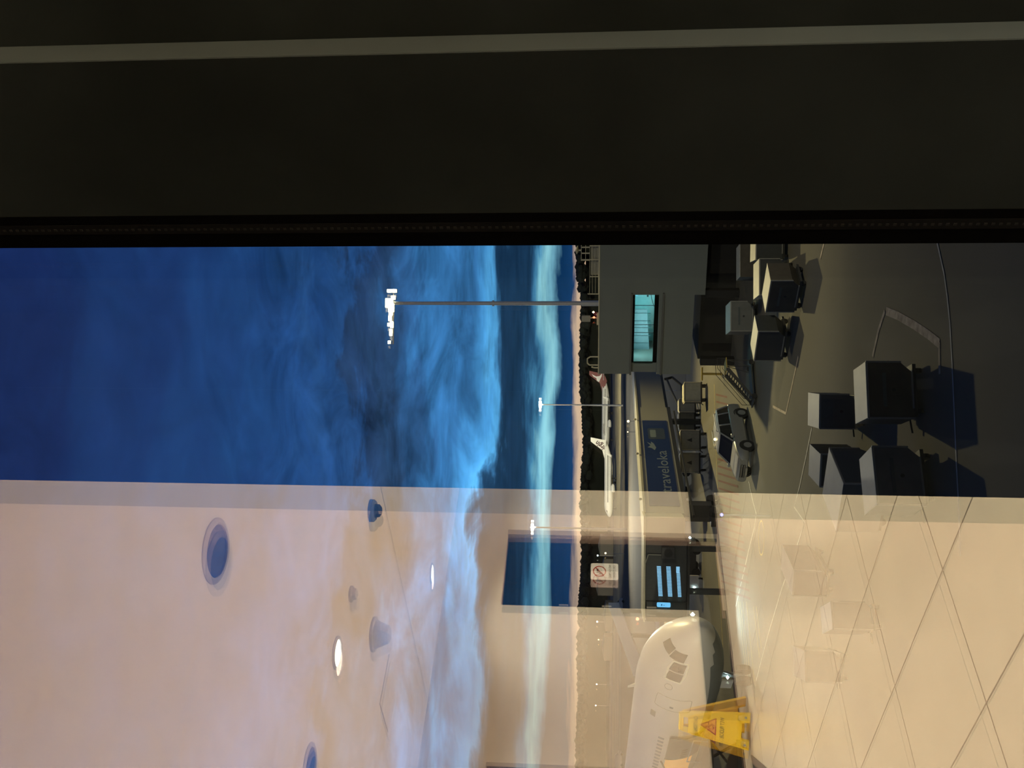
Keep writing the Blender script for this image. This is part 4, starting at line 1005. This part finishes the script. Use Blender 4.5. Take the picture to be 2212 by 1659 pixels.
# ================================================================== covered baggage carts
def bag_cart(x, y, wpx, hpx, label, front='cart_canvas', rz=R_(8), emblem=True):
    g_ = P(x, y); k_ = FPX/g_.y
    w, h_ = wpx/k_, hpx/k_; d_ = w*.75
    t_ = thing('baggage_cart', label, 'cart', (g_.x, g_.y, 0), rz, 'covered baggage carts in a row')
    z0 = h_*.26
    MB().b2((-w/2-.05, 0, z0-.12), (w/2+.05, d_, z0)).build('deck', 'dolly_steel', t_)
    for u in (-w*.36, w*.36):
        for v_ in (.2, d_-.2): MB().cyl((u-.08, v_, .2), (u+.08, v_, .2), .2, None, 12).build('wheel', 'tyre', t_)
    MB().b2((-w/2, .04, z0), (w/2, d_, h_-.06)).build('canvas_body', 'cart_blue', t_)
    MB().b2((-w/2+.06, -.0, z0+.02), (w/2-.06, .04, h_-.16)).build('front_curtain', front, t_)
    MB().prism([(-w/2-.06, h_-.10), (w/2+.06, h_-.10), (w/2*.8, h_), (-w/2*.8, h_)], -.06, d_+.05, 'y').build('canopy', 'cart_top', t_)
    for u in (-w/2, w/2): MB().b2((u-.03, -.02, z0), (u+.03, .04, h_-.06)).build('post', 'cart_top', t_)
    if emblem: MB().prism([(-.18, (z0+h_)/2-.2), (.18, (z0+h_)/2-.2), (0, (z0+h_)/2+.25)], -.012, -.001, 'y').build('tail_emblem', 'charcoal', t_)
    MB().path([(-w/2, d_/2, z0-.06), (-w/2-.2, d_/2, .25)], .04).build('tow_bar', 'dolly_steel', t_)
bag_cart(1527, 847, 42, 49, 'rightmost covered cart in the row, nearest the black stairs', 'cart_canvas', emblem=False)
bag_cart(1513, 876, 28, 46, 'small far covered cart second from the right of the row', 'cart_canvas', emblem=False)
bag_cart(1512, 909, 38, 45, 'covered cart at the middle of the row below the blue advertisement', 'cart_canvas', emblem=False)
bag_cart(1526, 951, 41, 56, 'covered cart with dark triangle emblem in the middle of the row', 'cart_canvas')
bag_cart(1525, 1000, 41, 55, 'leftmost silvery cart of the row with dark triangle emblem', 'uld_top')
# flatbed truck and tugs under the bridge
def tug(x, y, rz, label, col, sc=1.):
    g_ = P(x, y); t_ = thing('baggage_tug', label, 'tug', (g_.x, g_.y, 0), rz); t_.scale = (sc,)*3
    MB().b2((-1.4, -.65, .35), (1.4, .65, .95)).build('body', col, t_, bevel=.06)
    MB().b2((-1.3, -.6, .95), (-.3, .6, 1.25)).build('bonnet', col, t_, bevel=.06)
    for px, py in ((-.2, -.58), (-.2, .58), (1.25, -.58), (1.25, .58)): MB().cyl((px, py, .95), (px, py, 1.95), .04, None, 6).build('cab_post', 'stair_steel', t_)
    MB().b2((-.35, -.68, 1.95), (1.4, .68, 2.05)).build('cab_roof', col, t_)
    MB().b2((.35, -.5, .9), (.8, .5, 1.4)).build('seat', 'charcoal_dark', t_)
    for px in (-.9, .9):
        for py in (-.6, .6): MB().cyl((px, py-.1, .33), (px, py+.1, .33), .33, None, 14).build('wheel', 'tyre', t_)
    MB().lathe([(.001, -.1), (.12, 0), (.001, .1)], 8).build('headlamp', 'cool_lamp', t_, (-1.42, -.45, .75))
    return t_
tug(1489, 1040, R_(170), 'pale low truck left of the baggage carts below the advertisement', 'cart_canvas', 1.25)
tug(1522, 1105, R_(100), 'grey tug with bright headlamp beyond the mirrored column', 'cart_canvas', 1.15)
tug(1512, 1205, R_(165), 'dark tug parked beneath the boarding bridge cab', 'charcoal', 1.2)
tk = P(1517, 1262); tb = thing('power_cart', 'small white ground power cart left of the dark tug', 'cart', (tk.x, tk.y, 0), R_(10))
MB().b2((-.75, -.5, .3), (.75, .9, 1.75)).build('cabinet', 'sign_white', tb, bevel=.04)
for px in (-.5, .5):
    for py in (-.35, .7): MB().cyl((px-.07, py, .22), (px+.07, py, .22), .22, None, 12).build('wheel', 'tyre', tb)
MB().lathe([(.001, -.1), (.12, 0), (.001, .1)], 8).build('work_lamp', 'cool_lamp', tb, (-.3, -.55, .75))

# ================================================================== mobile stairs
sp = P(1634, 872); st_ = thing('mobile_stairs', 'black mobile stairs with yellow platform beside the grey building', 'stairs', (sp.x, sp.y, 0), R_(28)); st_.scale = (.55,)*3
for s_ in (-.75, .75):
    MB().prism([(0, .25), (.35, .25), (4.0, 2.75), (4.0, 3.05), (3.7, 3.05)], s_-.04, s_+.04, 'y').build('stringer', 'stair_steel', st_)
    MB().path([(.2, s_, .4), (.2, s_, 1.4), (3.9, s_, 4.0), (5.2, s_, 4.0), (5.2, s_, 2.9)], .03).path([(.2, s_, .9), (3.9, s_, 3.5), (5.2, s_, 3.5)], .025).build('hand_rail', 'stair_steel', st_)
for i in range(12):
    MB().b2((.3+i*.31, -.72, .42+i*.215), (.6+i*.31, .72, .46+i*.215)).build('step', 'stair_steel', st_)
MB().b2((3.9, -.78, 2.95), (5.3, .78, 3.05)).build('platform', 'stair_yellow', st_)
MB().b2((-.1, -.85, .3), (5.3, .85, .42)).build('chassis', 'stair_steel', st_)
for px in (.5, 4.7):
    for py in (-.8, .8): MB().cyl((px, py-.09, .3), (px, py+.09, .3), .3, None, 14).build('wheel', 'tyre', st_)
MB().path([(5.0, -.7, .42), (5.0, -.7, 2.95)], .05).path([(5.0, .7, .42), (5.0, .7, 2.95)], .05).path([(4.2, -.7, .42), (5.0, -.7, 2.9)], .04).path([(4.2, .7, .42), (5.0, .7, 2.9)], .04).build('prop', 'stair_steel', st_)
bo = P(1560, 808); o = thing('bollard_post', 'yellow horizontal topped post by the stairs', 'post', (bo.x, bo.y, 0))
MB().cyl((0, 0, 0), (0, 0, 1.5), .09, None, 10).build('post', 'stair_yellow', o, smooth=True)
MB().cyl((-.5, 0, 1.5), (.5, 0, 1.5), .07, None, 10).build('arm', 'stair_yellow', o, smooth=True)

# ---- small things far away: apron lamps, service vehicles, hangar strip
def farlamp(x, y, Y, m, label, r):
    p_ = PD(x, y, Y); t_ = thing('apron_lamp', label, 'lamp', (p_.x, p_.y, 0))
    zz = max(p_.z, .3)
    MB().cyl((0, 0, 0), (0, 0, zz), .05, None, 6).build('stem', 'mast_steel', t_)
    MB().lathe([(.001, -r), (r*.7, -r*.7), (r, 0), (r*.7, r*.7), (.001, r)], 10).build('bulb', m, t_, (0, 0, zz))
farlamp(1357, 910, 200, 'warm_lamp', 'bright yellow lamp glowing on the dark taxiway above the advertisement', .26)
farlamp(1356, 933, 205, 'warm_lamp', 'small yellow lamp left of the bright one on the taxiway', .13)
farlamp(1369, 843, 112, 'flood_far', 'tiny white lamp on the bridge roof line near the building', .09)
farlamp(1377, 1337, 118, 'red_lamp', 'red warning lamp above the near airliner nose', .22)
farlamp(1559, 1112, 52, 'blue_lamp', 'small blue lamp low on the apron by the hatched zone', .09)
farlamp(1290, 1343, 500, 'flood_far', 'upper white far runway lamp left of the glazed door', .4)
farlamp(1289, 1478, 500, 'flood_far', 'single white far runway lamp above the airliner door', .3)
farlamp(1287, 1524, 500, 'flood_far', 'single white far runway lamp above the airliner windows', .3)
farlamp(1293, 1382, 500, 'warm_lamp', 'lone yellow far runway lamp above the airliner nose', .3)
farlamp(1308, 1195, 300, 'warm_lamp', 'yellow lamp among dim far buildings behind the glazed door sign', .3)
farlamp(1291, 1200, 420, 'cool_lamp', 'white lamp just above the mirrored prohibition sign', .35)
hs = thing('far_sheds', 'dim brown row of far airfield sheds mirrored behind the sign', 'building', (PD(1300, 1180, 480).x, 480, 0), 0)
for i, (x_, w_, h_) in enumerate(((0, 10, 6.5), (-11, 9, 4.5), (-21, 8, 7.5), (-36, 14, 3.6), (-52, 12, 4.2))):
    MB().b2((x_-w_/2, 0, 0), (x_+w_/2, 8, h_)).build('shed_wall', 'hangar_wall', hs)
    MB().prism([(x_-w_/2-.4, h_), (x_+w_/2+.4, h_), (x_, h_+1.2)], -.3, 8.3, 'y').build('shed_roof', 'bridge_dark', hs)
for k_, (x, y, lbl) in enumerate(((1315, 1310, 'far white service van by the right door edge'), (1318, 1640, 'far lit service truck at the photo edge'))):
    p_ = PD(x, y, 300); v_ = thing('service_van', lbl, 'van', (p_.x, p_.y, 0), R_(20))
    MB().prism([(-2.6, .5), (2.6, .5), (2.6, 1.4), (1.9, 1.6), (1.3, 2.5), (-2.6, 2.5)], -1, 1, 'y').build('body', 'lit_top_van_white', v_)
    MB().prism([(1.42, 1.65), (1.9, 1.65), (1.35, 2.35)], -1.01, 1.01, 'y').build('windscreen', 'car_glass', v_)
    for px in (-1.6, 1.6):
        for py in (-1, 1): MB().cyl((px, py-.1, .4), (px, py+.1, .4), .4, None, 10).build('wheel', 'tyre', v_)
